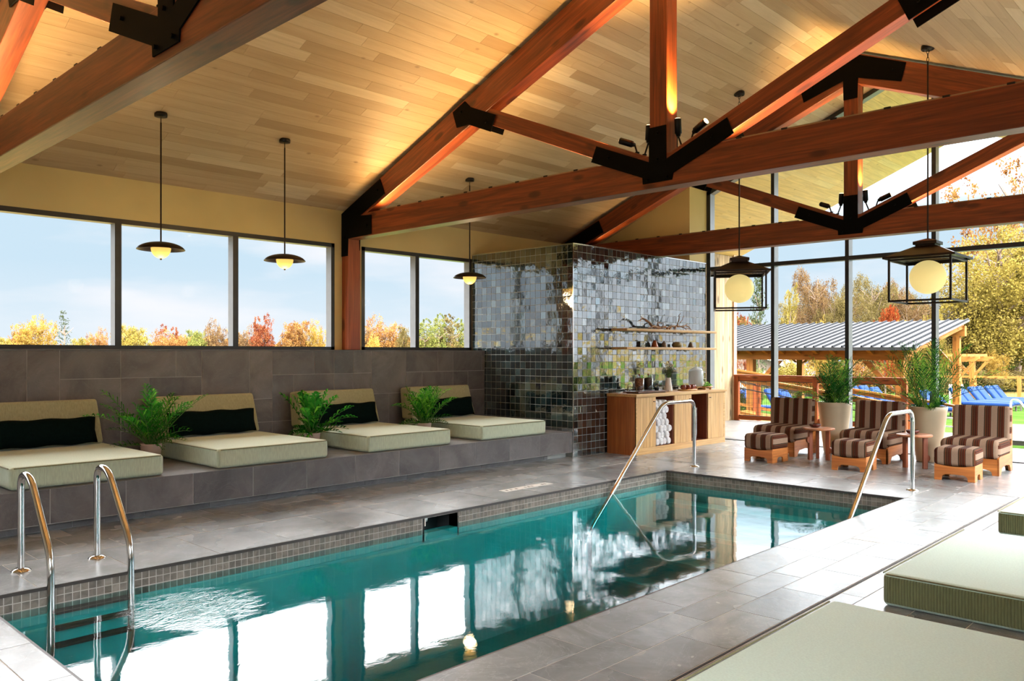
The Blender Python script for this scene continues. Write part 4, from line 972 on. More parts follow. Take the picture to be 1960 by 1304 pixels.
def side_table(loc, label, lb2, rz):
    T = empty('side_table', loc, rz, label, 'side table', 'round cherry side tables')
    m = MB(); m.lathe([(0.001, 0.42), (0.205, 0.42), (0.216, 0.428), (0.216, 0.445), (0.21, 0.45), (0.001, 0.45)], (0, 0, 0), 40); local(m.build('top', M['table_top']), T)
    for k in range(3):
        a = 2 * PI * k / 3; c = Vector((0.135 * math.cos(a), 0.135 * math.sin(a), 0)); m = MB(); m.box(-0.028, 0.028, -0.022, 0.022, 0.0, 0.42)
        n = 12; rad = 0.04; zc = 0.14 if k % 2 == 0 else 0.28
        m.prism([(0.024 + 0.035 * math.cos(-PI / 2 + PI * i / n), zc + 0.045 * math.sin(-PI / 2 + PI * i / n)) for i in range(n + 1)], 1, -0.02, 0.02)
        rot = Matrix.Rotation(a, 4, 'Z'); m.v = [tuple(rot @ Vector(v) + c) for v in m.v]
        local(m.build('leg', M['table'], bevel=0.004), T)
    b_ = empty('carved_bowl', (loc[0], loc[1] + (0.05 if rz < 1 else 0.02), 0.45), 0, lb2, 'bowl', 'oxblood bowls on the side tables')
    m = MB(); seg = 24; prof = [(0.001, 0.002), (0.04, 0.002), (0.07, 0.02), (0.08, 0.045), (0.066, 0.055), (0.055, 0.03), (0.03, 0.015), (0.001, 0.013)]
    m.lathe(prof, (0, 0, 0), seg); m.v = [(v[0] * (1 + 0.08 * math.cos(8 * math.atan2(v[1], v[0]))), v[1] * (1 + 0.08 * math.cos(8 * math.atan2(v[1], v[0]))), v[2]) for v in m.v]
    local(m.build('bowl_shell', M['bowl']), b_)
side_table((11.30, 4.83, 0), 'round cherry side table between the first and middle chairs', 'oxblood carved bowl on the side table nearer the cabinet', 0.5)
side_table((11.25, 3.545, 0), 'round cherry side table between the middle and rightmost chairs', 'oxblood carved bowl on the side table behind the chrome handrail', 1.2)

# ------------------------------------------------------------------ handrails and ladder
def fillet(pts, r, n=6):
    P_ = [Vector(p) for p in pts]; out = [P_[0]]
    for a, b_, c in zip(P_[:-2], P_[1:-1], P_[2:]):
        u = (a - b_).normalized(); v = (c - b_).normalized(); rr_ = min(r, (a - b_).length * 0.49, (c - b_).length * 0.49)
        p0 = b_ + u * rr_; p1 = b_ + v * rr_
        for k in range(n + 1):
            t = k / n; out.append(p0 * (1 - t) ** 2 + b_ * 2 * t * (1 - t) + p1 * t * t)
    out.append(P_[-1]); return out
def handrail(y, label):
    H_ = empty('handrail', (9.47, y, 0), 0, label, 'handrail', 'chrome handrails at the entry steps')
    m = MB(); m.tube(fillet([(9.475, y, 0.0), (9.475, y, 0.87), (8.73, y, 0.87), (7.65, y, -0.14), (7.25, y, -0.50), (7.25, y, -0.95)], 0.13, 8), 0.0235, 14); m.build('tube', M['chrome'], H_)
    m = MB(); m.lathe([(0.001, 0.018), (0.035, 0.018), (0.062, 0.006), (0.064, 0.0)], (9.475, y, 0), 24)
    for k in range(3): m.ball((9.475 + 0.05 * math.cos(k * 2.1), y + 0.05 * math.sin(k * 2.1), 0.012), 0.008, 8, 5)
    m.build('base_flange', M['chrome'], H_)
handrail(5.725, 'chrome handrail by the steps in front of the wooden cabinet')
handrail(3.005, 'chrome handrail by the steps in front of the striped chairs')
LD = empty('pool_ladder', (1.97, 6.0, 0), 0, 'stainless steel pool ladder with two grab rails at the near left corner', 'pool ladder')
for x in (1.72, 2.215):
    m = MB(); m.tube(fillet([(x, 6.33, 0.0), (x, 6.335, 0.67), (x, 6.12, 0.672), (x, 5.712, 0.20), (x, 5.705, -1.05)], 0.12, 8), 0.0235, 14)
    m.build('grab_rail', M['chrome'], LD)
    m = MB(); m.lathe([(0.001, 0.02), (0.035, 0.02), (0.06, 0.006), (0.062, 0.0)], (x, 6.33, 0), 24); m.build('base_flange', M['chrome'], LD)
for z in (-0.145, -0.25, -0.36):
    m = MB(); m.box(1.735, 2.20, 5.655, 5.745, z - 0.016, z); m.build('tread', M['dark'], LD, bevel=0.004)

# ------------------------------------------------------------------ cabinet, shelves and what stands on them
XC0, XC1, YC0, YC1, ZC = 9.862, 12.44, 6.925, 7.455, 0.895
CB = empty('towel_cabinet', (11.1, 7.2, 0), 0, 'long honey wood cabinet with plank doors against the tiled wall', 'cabinet')
dx = [9.878, 10.368, 10.388, 10.864, 10.884, 11.387, 11.874, 12.383]
m = MB(); m.box(XC0 + 0.002, XC1 - 0.002, YC0 + 0.02, YC1, 0.0, 0.095); m.box(XC0 + .002, XC1 - .002, YC1 - 0.02, YC1, 0.09, ZC - 0.04)
for x in (9.872, 10.38, 10.866, 11.377, 11.876, 12.42): m.box(x - 0.01, x + 0.01, YC0 + 0.02, YC1, 0.09, ZC - 0.04)
m.build('carcass', M['cabinet_in'], CB)
m = MB(); m.box(XC0 - 0.004, XC0 + 0.014, YC0 + 0.005, YC1, 0, ZC - 0.04); m.build('end_panel', M['cabinet_side'], CB)
m = MB(); m.box(XC1 - 0.014, XC1, YC0 + 0.005, YC1, 0, ZC - 0.04); m.build('end_panel', M['pine_z'], CB)
m = MB(); m.box(XC0 - 0.004, XC1, YC0, YC0 + 0.02, 0.0, 0.095); m.box(XC0 - 0.004, XC0 + 0.018, YC0, YC0 + 0.02, 0.095, ZC - 0.04); m.box(12.383, XC1, YC0, YC0 + 0.02, 0.095, ZC - 0.04); m.box(XC0, XC1, YC0, YC0 + 0.02, ZC - 0.052, ZC - 0.04); m.build('face_frame', M['pine_x'], CB)
m = MB(); m.box(XC0 - 0.012, XC1 + 0.035, YC0 - 0.012, YC1, ZC - 0.04, ZC); m.build('worktop', M['pine_x'], CB, bevel=0.003)
for (a, b_, kx) in ((9.878, 10.368, 10.30), (10.884, 11.377, 11.31), (11.886, 12.383, 11.93)):
    m = MB(); n = 6; wd = (b_ - a) / n
    for k in range(n): m.box(a + k * wd + 0.0015, a + (k + 1) * wd - 0.0015, YC0 + 0.001, YC0 + 0.02, 0.098, ZC - 0.055)
    m.box(a, b_, YC0 + 0.008, YC0 + 0.024, 0.098, ZC - 0.055)
    d_ = m.build('door', M['pine_z'], CB)
    m = MB(); m.tube([(kx, YC0, ZC - 0.12), (kx, YC0 - 0.022, ZC - 0.12)], 0.005, 8); m.tube([(kx - 0.016, YC0 - 0.024, ZC - 0.12), (kx + 0.016, YC0 - 0.024, ZC - 0.12)], 0.006, 8); m.build('knob', M['bronze'], d_)
# rolled towels
def towel_mesh():
    m = MB(); L_ = 0.40; R0 = 0.055
    spiral = []; n = 60
    for i in range(n + 1):
        t = i / n; a = t * 2 * PI * 3.2; rr_ = R0 * (0.18 + 0.82 * t); spiral.append((rr_ * math.cos(a), rr_ * math.sin(a)))
    m.lathe([(0.0005, 0.006), (R0 * 0.5, 0.0), (R0 * 0.9, 0.006), (R0, 0.02), (R0, L_ - 0.02), (R0 * 0.9, L_ - .004), (0.0005, L_)], (0, 0, 0), 20)
    o = m.build('rolled_towel', M['towel']); me = o.data
    m2 = MB(); m2.tube([(p[0] * 0.9, p[1] * 0.9, 0.002) for p in spiral], 0.0035, 5, caps=False)
    me.transform(Matrix.Rotation(-PI / 2, 4, 'X')); o2 = m2.build('towel_fold', M['towel'], None); o2.data.transform(Matrix.Rotation(-PI / 2, 4, 'X'))
    return o, o2
tw, tf = towel_mesh(); local(tf, tw); tw['category'] = 'towel'
tr = random.Random(4); row = 0; zt_ = 0.097 + 0.055; first = True; idx = 0; names_r = ['bottom', 'second', 'third', 'fourth', 'fifth', 'sixth', 'topmost']
cx4 = [10.452, 10.562, 10.672, 10.782]; pos4 = ['leftmost', 'left of centre', 'right of centre', 'rightmost']; cx3 = [10.45, 10.56, 10.67]; 
while row < 7:
    xs = cx4 if row % 2 == 0 and row < 3 else [c + (0.055 if row % 2 else 0) for c in cx3]
    for k, x in enumerate(xs):
        o = tw if first else dup(tw); first = False
        o.location = (x + tr.uniform(-.003, .003), YC0 + 0.025 + tr.uniform(-0.01, 0.02), zt_); o.rotation_euler = (0, tr.uniform(0, 6), 0)
        po = (pos4 if len(xs) == 4 else ['leftmost', 'middle', 'rightmost'])[k]
        tag(o, f'white rolled towel in the cabinet, {po} of the {names_r[row]} row', 'towel', 'rolled white towels in the cabinet')
    row += 1; zt_ += 0.0965
# nested clear cups
cup = MB(); cup.lathe([(0.001, 0.003), (0.026, 0.003), (0.034, 0.095), (0.037, 0.097), (0.035, 0.099), (0.0335, 0.096), (0.025, 0.006), (0.001, 0.006)], (0, 0, 0), 20); cupo = cup.build('drinking_cup', M['frosty'])
for k in range(15):
    o = cupo if k == 0 else cupo.copy()
    if k: C.objects.link(o)
    o.location = (11.62 + 0.002 * (k % 3), YC0 + 0.09, 0.096 + k * 0.030)
    lb = ['lowest', 'second', 'third', 'fourth', 'fifth', 'sixth', 'seventh', 'eighth', 'ninth', 'tenth', 'eleventh', 'twelfth', 'thirteenth', 'fourteenth', 'topmost'][k]
    tag(o, f'clear nested cup in the right cabinet opening, {lb} from the bottom' if k not in (0, 14) else f'clear nested cup in the right cabinet opening, {lb} of the stack', 'cup', 'nested cups in the cabinet')

for z, lb in ((1.84, 'upper floating wood shelf holding driftwood on the tiled wall'), (1.557, 'lower floating wood shelf holding small ceramics on the tiled wall')):
    m = MB(); m.box(9.97, 12.60, 7.17, 7.464, z, z + 0.036); tag(m.build('wall_shelf', [M['pine_x']], bevel=0.004), lb, 'shelf', 'floating shelves on the tiled wall')
ZU, ZL = 1.8765, 1.5935
# driftwood
def driftwood(x0_, label, seed, segs):
    rnd = random.Random(seed); D_ = empty('driftwood', (x0_, 7.32, ZU), 0, label, 'driftwood', 'driftwood on the upper shelf'); m = MB()
    for pts, r0, r1 in segs:
        P_ = [Vector((x0_ + a, 7.30 + b_, ZU + c)) for a, b_, c in pts]; Q = []
        for i in range(len(P_) - 1):
            for k in range(4): Q.append(P_[i].lerp(P_[i + 1], k / 4) + Vector((rnd.gauss(0, .003), rnd.gauss(0, .003), abs(rnd.gauss(0, .003)))))
        Q.append(P_[-1]); n = len(Q); m.tube(Q, [(r0 + (r1 - r0) * i / (n - 1)) * (1 + 0.18 * math.sin(i * 2.1 + seed)) for i in range(n)], 8)
    m.build('branch', M['drift'], D_)
driftwood(10.85, 'knotted driftwood branch reaching up left on the upper shelf', 2, [
    ([(0.14, 0, 0.025), (0.0, 0.0, 0.045), (-0.14, 0.0, 0.12), (-0.27, 0.02, 0.165)], 0.028, 0.014), ([(-0.25, 0.02, 0.165), (-0.33, 0.0, 0.14), (-0.42, 0, 0.115)], 0.012, 0.004), ([(-0.27, 0.02, 0.16), (-0.30, 0.02, 0.20)], 0.010, 0.003),
    ([(0.14, 0.0, 0.03), (0.25, 0.03, 0.03), (0.36, 0.0, 0.045)], 0.026, 0.018), ([(0.2, 0.0, 0.03), (0.19, 0.05, 0.09), (0.25, 0.06, 0.12), (0.36, 0.05, 0.1)], 0.012, 0.004), ([(-0.02, -0.03, 0.05), (-0.15, -0.05, 0.02), (-0.22, -0.05, 0.015)], 0.014, 0.006), ([(0.28, 0.0, 0.04), (0.27, -0.02, 0.1)], 0.01, 0.003)])
driftwood(11.52, 'twisted driftwood branch with upright twigs on the upper shelf', 6, [
    ([(-0.28, 0, 0.02), (-0.15, 0, 0.06), (0.0, 0.02, 0.065), (0.16, 0, 0.06), (0.30, 0, 0.085), (0.42, 0.02, 0.06), (0.46, 0, 0.012)], 0.02, 0.007), ([(-0.02, 0, 0.06), (-0.07, -0.02, 0.015)], 0.018, 0.012), ([(-0.16, 0, 0.05), (-0.2, 0.0, 0.015)], 0.02, 0.014),
    ([(0.02, 0, 0.07), (0.08, 0.0, 0.16), (0.12, 0.02, 0.25), (0.17, 0.02, 0.28)], 0.011, 0.004), ([(0.12, 0.0, 0.12), (0.2, 0.02, 0.16), (0.26, 0.02, 0.25)], 0.007, 0.003), ([(0.16, 0, 0.06), (0.24, -0.04, 0.02), (0.36, -0.04, 0.035)], 0.01, 0.004), ([(0.28, 0, 0.08), (0.38, 0.02, 0.12)], 0.009, 0.003)])
def pottery(nm, x, prof, mat, label, z=ZL, y=7.31, cat='vase', s=24):
    o = MB().lathe([(0.001, prof[0][1])] + prof + [(0.001, prof[-1][1] - 0.004)], (0, 0, 0), s).build(nm, mat); o.location = (x, y, z); return tag(o, label, cat, None)
pottery('glass_cup', 10.578, [(0.026, 0.001), (0.042, 0.065), (0.038, 0.066)], M['clearglass'], 'clear glass cup at the left of the lower shelf', cat='cup')
pottery('cone_vase', 10.909, [(0.06, 0.001), (0.055, 0.02), (0.03, 0.09), (0.014, 0.112), (0.008, 0.115)], M['terracotta'], 'terracotta and cream cone vase on the lower shelf')
pottery('bottle_vase', 11.177, [(0.033, 0.001), (0.036, 0.03), (0.034, 0.07), (0.014, 0.085), (0.012, 0.105), (0.01, 0.106)], M['stoneware'], 'small brown bottle vase on the lower shelf', cat='vase')
pottery('gourd_vase', 11.555, [(0.04, 0.001), (0.078, 0.02), (0.085, 0.045), (0.065, 0.078), (0.02, 0.09), (0.012, 0.088)], M['olive_pot'], 'squat olive gourd vase on the lower shelf')
pottery('white_cup', 11.737, [(0.024, 0.001), (0.034, 0.06), (0.03, 0.061)], M['white'], 'small white cup behind the gourd vase on the lower shelf', y=7.36, cat='cup')
pottery('cone_vase', 11.985, [(0.05, 0.001), (0.048, 0.02), (0.03, 0.07), (0.014, 0.088), (0.006, 0.09)], M['stoneware'], 'small brown cone vase at the right of the lower shelf')
# tray with two jars
ZK = ZC
TR = empty('serving_tray', (10.42, 7.14, ZK), 0, 'dark walnut serving tray with wire handles on the cabinet top', 'tray')
m = MB(); m.box(10.02, 10.84, 7.0, 7.28, ZK + 0.012, ZK + 0.03); [m.box(a, a + 0.03, 7.02, 7.26, ZK, ZK + 0.012) for a in (10.08, 10.75)]; m.build('board', M['tray'], TR)
for x in (10.06, 10.80):
    m = MB(); m.tube(fillet([(x, 7.06, ZK + 0.03), (x, 7.06, ZK + 0.10), (x, 7.22, ZK + 0.10), (x, 7.22, ZK + 0.03)], 0.02, 4), 0.005, 6); m.build('handle', M['brass'], TR)
for x, mat, lb in ((10.26, M['nuts'], 'clear lidded jar of mixed nuts, left on the walnut tray'), (10.50, M['raisins'], 'clear lidded jar of dark dried fruit, right on the walnut tray')):
    J = empty('glass_jar', (x, 7.15, ZK + 0.03), 0, lb, 'jar', 'lidded jars on the tray')
    m = MB(); m.lathe([(0.001, 0.001), (0.072, 0.001), (0.074, 0.01), (0.074, 0.215), (0.07, 0.215), (0.07, 0.012), (0.001, 0.012)], (0, 0, 0), 28); local(m.build('glass_body', M['clearglass']), J)
    m = MB(); m.lathe([(0.001, 0.013), (0.068, 0.013), (0.068, 0.185), (0.04, 0.20), (0.001, 0.205)], (0, 0, 0), 20); local(m.build('contents', mat), J)
    m = MB(); m.lathe([(0.001, 0.217), (0.076, 0.216), (0.076, 0.23), (0.001, 0.232)], (0, 0, 0), 28); ld = m.build('lid', M['clearglass']); local(ld, J)
    m = MB(); m.ball((0, 0, 0.245), 0.016, 12, 8); kb = m.build('lid_knob', M['cup_red']); local(kb, ld)
pottery('small_bowl', 10.68, [(0.03, 0.0), (0.045, 0.045), (0.04, 0.047)], M['dark'], 'small black bowl on the walnut tray beside the dried fruit', z=ZK + 0.031, y=7.12, cat='bowl')
# vase of flowers
V = empty('flower_vase', (11.053, 7.15, ZK), 0, 'tapered white vase of wild flowers on the cabinet', 'vase')
m = MB(); m.lathe([(0.001, 0.001), (0.064, 0.001), (0.068, 0.02), (0.045, 0.17), (0.04, 0.21), (0.043, 0.215), (0.036, 0.21), (0.001, 0.18)], (0, 0, 0), 32); local(m.build('vase_body', M['white']), V)
rnd = random.Random(5); ms = MB(); mf = MB(); mw = MB()
for k in range(34):
    a = rnd.random() * 2 * PI; e_ = rnd.uniform(0.75, 1.5); ln = rnd.uniform(0.16, 0.33); d = Vector((math.cos(a) * math.cos(e_), math.sin(a) * math.cos(e_), math.sin(e_))); b0 = Vector((0, 0, 0.2)); tip = b0 + d * ln
    ms.tube([b0, b0.lerp(tip, 0.5) + Vector((0, 0, 0.01)), tip], [0.0022, 0.0018, 0.001], 4, caps=False)
    for q in range(9):
        p = b0.lerp(tip, rnd.uniform(0.25, 0.95)) + Vector((rnd.gauss(0, .012), rnd.gauss(0, .012), rnd.gauss(0, .012))); u = Vector((rnd.gauss(0, 1), rnd.gauss(0, 1), rnd.gauss(0, 1))).normalized() * 0.012; v_ = u.orthogonal().normalized() * 0.006
        mf.add([p - u, p + v_, p + u, p - v_], [(0, 1, 2, 3)], 0, False, rnd.random())
    if k % 2: [mw.ball(tip + Vector((rnd.gauss(0, .012), rnd.gauss(0, .012), rnd.gauss(0, .008))), rnd.uniform(.005, .011), 6, 4) for q in range(4)]
local(ms.build('stems', M['stem']), V); local(mf.build('foliage', LM['olive'], tint=True), V); local(mw.build('blossom', plain('cream blossom', rgb(226, 216, 190), 0.8)), V)
# board of cups
BD = empty('round_board', (11.54, 7.10, ZK), 0, 'low round wooden board carrying russet cups on the cabinet', 'board'); m = MB(); m.lathe([(0.001, 0.002), (0.21, 0.002), (0.215, 0.012), (0.21, 0.022), (0.001, 0.022)], (0, 0, 0), 40); m.v = [(v[0], v[1] * 0.62, v[2]) for v in m.v]; local(m.build('board_disc', M['pine_x']), BD)
c0 = MB().lathe([(0.001, 0.001), (0.03, 0.001), (0.047, 0.025), (0.046, 0.05), (0.036, 0.07), (0.032, 0.068), (0.038, 0.05), (0.001, 0.01)], (0, 0, 0), 20).build('russet_cup', M['cup_red'])
for k, (x, y, lb) in enumerate(((11.38, 7.08, 'leftmost russet cup on the round board'), (11.485, 7.06, 'second russet cup from the left on the round board'), (11.60, 7.06, 'third russet cup from the left on the round board'), (11.70, 7.09, 'rightmost russet cup on the round board'))):
    o = c0 if k == 0 else c0.copy()
    if k: C.objects.link(o)
    o.location = (x, y, ZK + 0.0225); tag(o, lb, 'cup', 'russet cups on the round board')
# water dispenser
DS = empty('drink_dispenser', (12.0, 7.22, ZK), 0, 'large glass drink dispenser with domed lid and tap on the cabinet', 'drink dispenser')
m = MB(); m.lathe([(0.001, 0.05), (0.115, 0.05), (0.122, 0.065), (0.122, 0.30), (0.112, 0.315), (0.108, 0.31), (0.117, 0.295), (0.117, 0.07), (0.001, 0.06)], (0, 0, 0), 36); local(m.build('glass_vessel', M['frosty']), DS)
m = MB(); m.lathe([(0.001, 0.325 + 0.06), (0.03, 0.375), (0.09, 0.345), (0.12, 0.318), (0.118, 0.314), (0.001, 0.37)], (0, 0, 0), 36); m.ball((0, 0, 0.405), 0.02, 14, 8); local(m.build('lid', M['frosty']), DS)
m = MB(); m.tube([(0.11, -0.05, 0.10), (0.16, -0.07, 0.10)], 0.012, 10); m.tube([(0.15, -0.066, 0.085), (0.15, -0.066, 0.135)], 0.008, 8); local(m.build('tap', M['chrome']), DS)
m = MB(); m.box(-0.13, 0.13, -0.1, 0.1, 0.03, 0.048); [m.box(a, a + 0.025, -0.09, 0.09, 0, 0.03) for a in (-0.12, 0.095)]; local(m.build('stand', M['pine_x']), DS)
LB = empty('footed_board', (12.03, 7.02, ZK), 0, 'small footed wooden board of lime green leaves before the dispenser', 'board')
m = MB(); m.lathe([(0.001, 0.04), (0.125, 0.04), (0.128, 0.05), (0.125, 0.058), (0.001, 0.058)], (0, 0, 0), 32); [m.box(a, a + 0.02, -0.03, 0.03, 0, 0.04) for a in (-0.1, 0.08)]; m.v = [(v[0], v[1] * 0.6, v[2]) for v in m.v]; local(m.build('board_top', M['pine_x']), LB)
GL = MB(); rnd = random.Random(12)
for k in range(160):
    a = rnd.random() * 2 * PI; rr_ = rnd.random() ** 0.6; p = Vector((math.cos(a) * rr_ * 0.1, math.sin(a) * rr_ * 0.05, 0.062 + (1 - rr_ * rr_) * 0.07 * rnd.random())); u = Vector((rnd.gauss(0, 1), rnd.gauss(0, 1), rnd.gauss(0, .6))).normalized() * 0.017; v_ = u.orthogonal().normalized() * 0.011
    GL.add([p - u, p + v_, p + u, p - v_], [(0, 1, 2, 3)], 0, False, rnd.random())
o = GL.build('mint_leaves', M['leaf_lime']); o.location = (12.03, 7.02, ZK); tag(o, 'heap of lime green mint leaves on the footed board', 'leaves')

# ------------------------------------------------------------------ outside: ground, deck, boards, railings
def gz(x, y=0):
    pts = [(-80, -2.0), (12.0, -0.08), (16.9, -0.12), (17.8, -0.2), (22, -0.75), (36, -0.8), (60, -1.2), (300, -1.2)]
    for (a, za), (b_, zb_) in zip(pts[:-1], pts[1:]):
        if a <= x <= b_: return za + (zb_ - za) * (x - a) / (b_ - a)
    return -1.2
def ground(name, xs, ys_, mat, dz=0.0):
    vs = [(x, y, gz(x) + dz) for x in xs for y in ys_]; n = len(ys_)
    fs = [(i * n + j, (i + 1) * n + j, (i + 1) * n + j + 1, i * n + j + 1) for i in range(len(xs) - 1) for j in range(n - 1)]
    return tag(MB().add(vs, fs).build(name, mat), kind='structure')
ground('ground_meadow', [12.86, 16.9, 17.8, 22, 30, 36, 48, 60, 110, 300], [-200, -40, 0, 10, 40, 240], M['meadow'], -0.10)
ground('ground_hillside', [-200, -80, -30, -5, 3, 12.86], [9.95, 20, 40, 240], M['meadow'], -0.60)
ground('ground_lawn', [12.9, 16.9, 17.8, 22, 30, 36, 48, 58], [-30, 0, 10, 20, 34], M['grass'], -0.05)
m = MB(); m.box(XG + 0.16, 16.85, 4.2, 9.1, -0.25, -0.012); m.box(XG + 0.16, 14.8, -3.0, 4.2, -0.25, -0.012); M['terrace'] = slate('light terrace paving', rgb(116, 114, 110), rgb(146, 143, 139), (0.25, 0.4), scale=1.2)
dk = tag(m.build('terrace', M['grout']), kind='structure')
tiles('paving_slab', M['terrace'], (0, 0, -0.012), (1, 0, 0), (0, 1, 0), (0, 0, 1), grid(XG + 0.17, 16.85, 4.2, 9.1, 0.9, 0.6, rr) + grid(XG + 0.17, 14.8, -3.0, 4.2, 0.9, 0.6, rr), 0.008, 0.010, 0.0, dk)
m = MB(); m.box(17.7, 21.8, -6, 4.7, -1.2, -0.15)
tag(m.build('outdoor_pool_surround', M['paving'], tint=True), 'pale stone terrace around the outdoor pool, right of the rightmost chair', 'terrace')
# boarded wing wall
m = MB(); m.box(XG + 0.17, 16.72, 9.12, 9.4, -0.2, 3.9); wx = tag(m.build('wall_exterior', M['seam']), kind='structure')
tiles('vertical_board', M['boards'], (0, 9.12, 0), (1, 0, 0), (0, 0, 1), (0, -1, 0), [(XG + 0.18 + k * 0.115, XG + 0.18 + (k + 1) * 0.115, -0.02, 3.68) for k in range(32)], 0.008, 0.018, 0.0, wx, lambda a, b: float(0.8 + 0.35 * RNG.rand()))
m = MB(); m.box(16.68, 16.80, 9.06, 9.2, 0.0, 3.75); m.build('corner_board', plain('pinkish corner board', rgb(206, 172, 140), 0.7), wx)
# terrace railing with welded wire mesh
XR = 16.70
RL = empty('terrace_railing', (XR, 7.3, 0), 0, 'red cedar railing with black wire mesh at the terrace edge', 'railing')
m = MB(); m.box(XR - 0.06, XR + 0.07, 5.40, 9.05, 0.98, 1.02); m.build('top_rail', M['redcedar_y'], RL)
m = MB(); m.box(XR - 0.02, XR + 0.02, 5.45, 9.05, 0.89, 0.975); m.box(XR - 0.02, XR + 0.02, 5.45, 9.05, 0.03, 0.11); m.build('inner_rail', M['redcedar_y'], RL)
for y in (9.0, 7.20, 5.44):
    m = MB(); m.box(XR - 0.045, XR + 0.045, y - 0.05, y + 0.05, 0.0, 0.98); m.build('rail_post', M['redcedar_z'], RL)
m = MB(); y = 5.5
while y < 8.95: m.box(XR - 0.002, XR + 0.002, y - 0.0022, y + 0.0022, 0.11, 0.89); y += 0.10
z = 0.2
while z < 0.88: m.box(XR - 0.002, XR + 0.002, 5.5, 8.95, z - 0.0022, z + 0.0022); z += 0.10
m.box(XR - .012, XR + .012, 5.49, 8.96, 0.875, 0.89); m.box(XR - .012, XR + .012, 5.49, 8.96, 0.11, 0.122)
m.build('wire_mesh', M['wire'], RL)
# ramp railing sloping down behind it
def ramp_rail(xx, ya, za, yb, zb_, label, posts):
    R_ = empty('ramp_railing', (xx, ya, 0), 0, label, 'railing'); zf = lambda y: za + (zb_ - za) * (y - ya) / (yb - ya)
    def sl(m, h0, h1, x0_, x1_): m.prism([(ya, za + h0), (yb, zb_ + h0), (yb, zb_ + h1), (ya, za + h1)], 0, x0_, x1_)
    m = MB(); sl(m, -0.04, 0.0, xx - 0.07, xx + 0.07); sl(m, -0.13, -0.045, xx - 0.02, xx + 0.02); sl(m, -0.95, -0.88, xx - .02, xx + .02); m.build('sloping_rail', M['cedar_y'], R_)
    for y in posts:
        m = MB(); m.box(xx - 0.045, xx + 0.045, y - 0.045, y + 0.045, zf(y) - 1.3, zf(y) - 0.13); m.build('rail_post', M['redcedar_z'], R_)
    m = MB(); sl(m, -0.18, -0.165, xx - .06, xx - .04); sl(m, -0.32, -0.295, xx - .06, xx - .04); y = min(ya, yb) + .1
    while y < max(ya, yb): m.box(xx - .002, xx + .002, y - .002, y + .002, zf(y) - 0.88, zf(y) - 0.13); y += 0.12
    m.build('metal_handrail', M['wire'], R_)
ramp_rail(18.3, 10.2, 1.02, 5.5, 0.33, 'cedar ramp railing sloping down to the right behind the wire mesh', (9.3, 7.6, 6.05))
ramp_rail(19.9, 10.8, 1.08, 6.0, 0.42, 'second cedar ramp railing beyond the first, sloping down', (10.2, 8.2, 6.4))
m = MB(); m.prism([(10.4, -0.4), (5.4, -0.9), (5.4, -0.62), (10.4, 0.0)], 0, 18.35, 19.85); tag(m.build('access_ramp', M['cedar_y']), 'cedar plank access ramp between the two sloping railings', 'ramp')
RE = empty('stair_railing', (XR, 5.0, 0), 0, 'short cedar stair railing with two pale steel rails behind the tallest palm', 'railing')
m = MB(); m.prism([(5.38, 0.62), (4.35, 0.46), (4.35, 0.50), (5.38, 0.66)], 0, XR - 0.06, XR + 0.07); m.build('sloping_rail', M['cedar_y'], RE)
m = MB(); m.box(XR - 0.045, XR + 0.045, 4.45, 4.54, -0.7, 0.48); m.build('rail_post', M['redcedar_z'], RE)
m = MB(); m.tube(fillet([(XR - .1, 5.3, 0.32), (XR - .1, 4.33, 0.28), (XR - .1, 4.25, -0.25)], 0.08, 5), 0.018, 8); m.tube([(XR - .1, 5.3, 0.16), (XR - .1, 4.36, 0.12)], 0.014, 8); m.build('steel_rail', M['rail_white'], RE)

# ------------------------------------------------------------------ pavilion with ribbed metal roof
PV = empty('pavilion', (22, 10, -0.75), 0, 'open cedar pavilion with a ribbed silver metal roof beyond the terrace', 'pavilion')
XE, ZE, XRg, ZRg, YA, YB = 20.0, 1.60, 24.4, 2.36, 6.28, 17.0
m = MB(); m.prism([(XE, ZE), (XRg, ZRg), (XRg, ZRg + 0.04), (XE, ZE + 0.04)], 1, YA, YB); rf = None
m2 = MB(); m2.add([(XE, YA, ZE), (XRg, YA, ZRg), (XRg, YB, ZRg), (XE, YB, ZE), (XE, YA, ZE + .04), (XRg, YA, ZRg + .04), (XRg, YB, ZRg + .04), (XE, YB, ZE + .04)], [(0, 3, 2, 1), (4, 5, 6, 7), (0, 1, 5, 4), (1, 2, 6, 5), (2, 3, 7, 6), (3, 0, 4, 7)])
pass
rf = m2.build('metal_roof', M['metal_roof'], PV)
m = MB(); y = YA + 0.02
while y < YB:
    m.add([(XE - .01, y, ZE + .04), (XRg, y, ZRg + .04), (XRg, y + .05, ZRg + .04), (XE - .01, y + .05, ZE + .04), (XE - .01, y + .01, ZE + .085), (XRg, y + .01, ZRg + .085), (XRg, y + .04, ZRg + .085), (XE - .01, y + .04, ZE + .085)], [(4, 5, 6, 7), (0, 1, 5, 4), (2, 3, 7, 6), (3, 0, 4, 7)]); y += 0.235
m.build('roof_rib', M['roof_rib'], rf)
m = MB(); m.box(XE - 0.02, XE + 0.02, YA, YB, ZE - 0.035, ZE + 0.045); m.build('eave_trim', plain('dark eave trim', rgb(20, 22, 24), 0.6), PV)
m = MB(); m.box(XE + 0.35, XE + 0.55, YA + 0.35, YB, ZE - 0.27, ZE - 0.03); m.build('eave_beam', M['cedar_y'], PV)
m = MB(); y = YA + 0.15
while y < YB:
    m.prism([(XE + 0.05, ZE - 0.03), (XRg, ZRg - 0.05), (XRg, ZRg - 0.19), (XE + 0.3, ZE - 0.13)], 1, y, y + 0.09); y += 0.45
m.build('rafter', M['cedar_x'], PV)
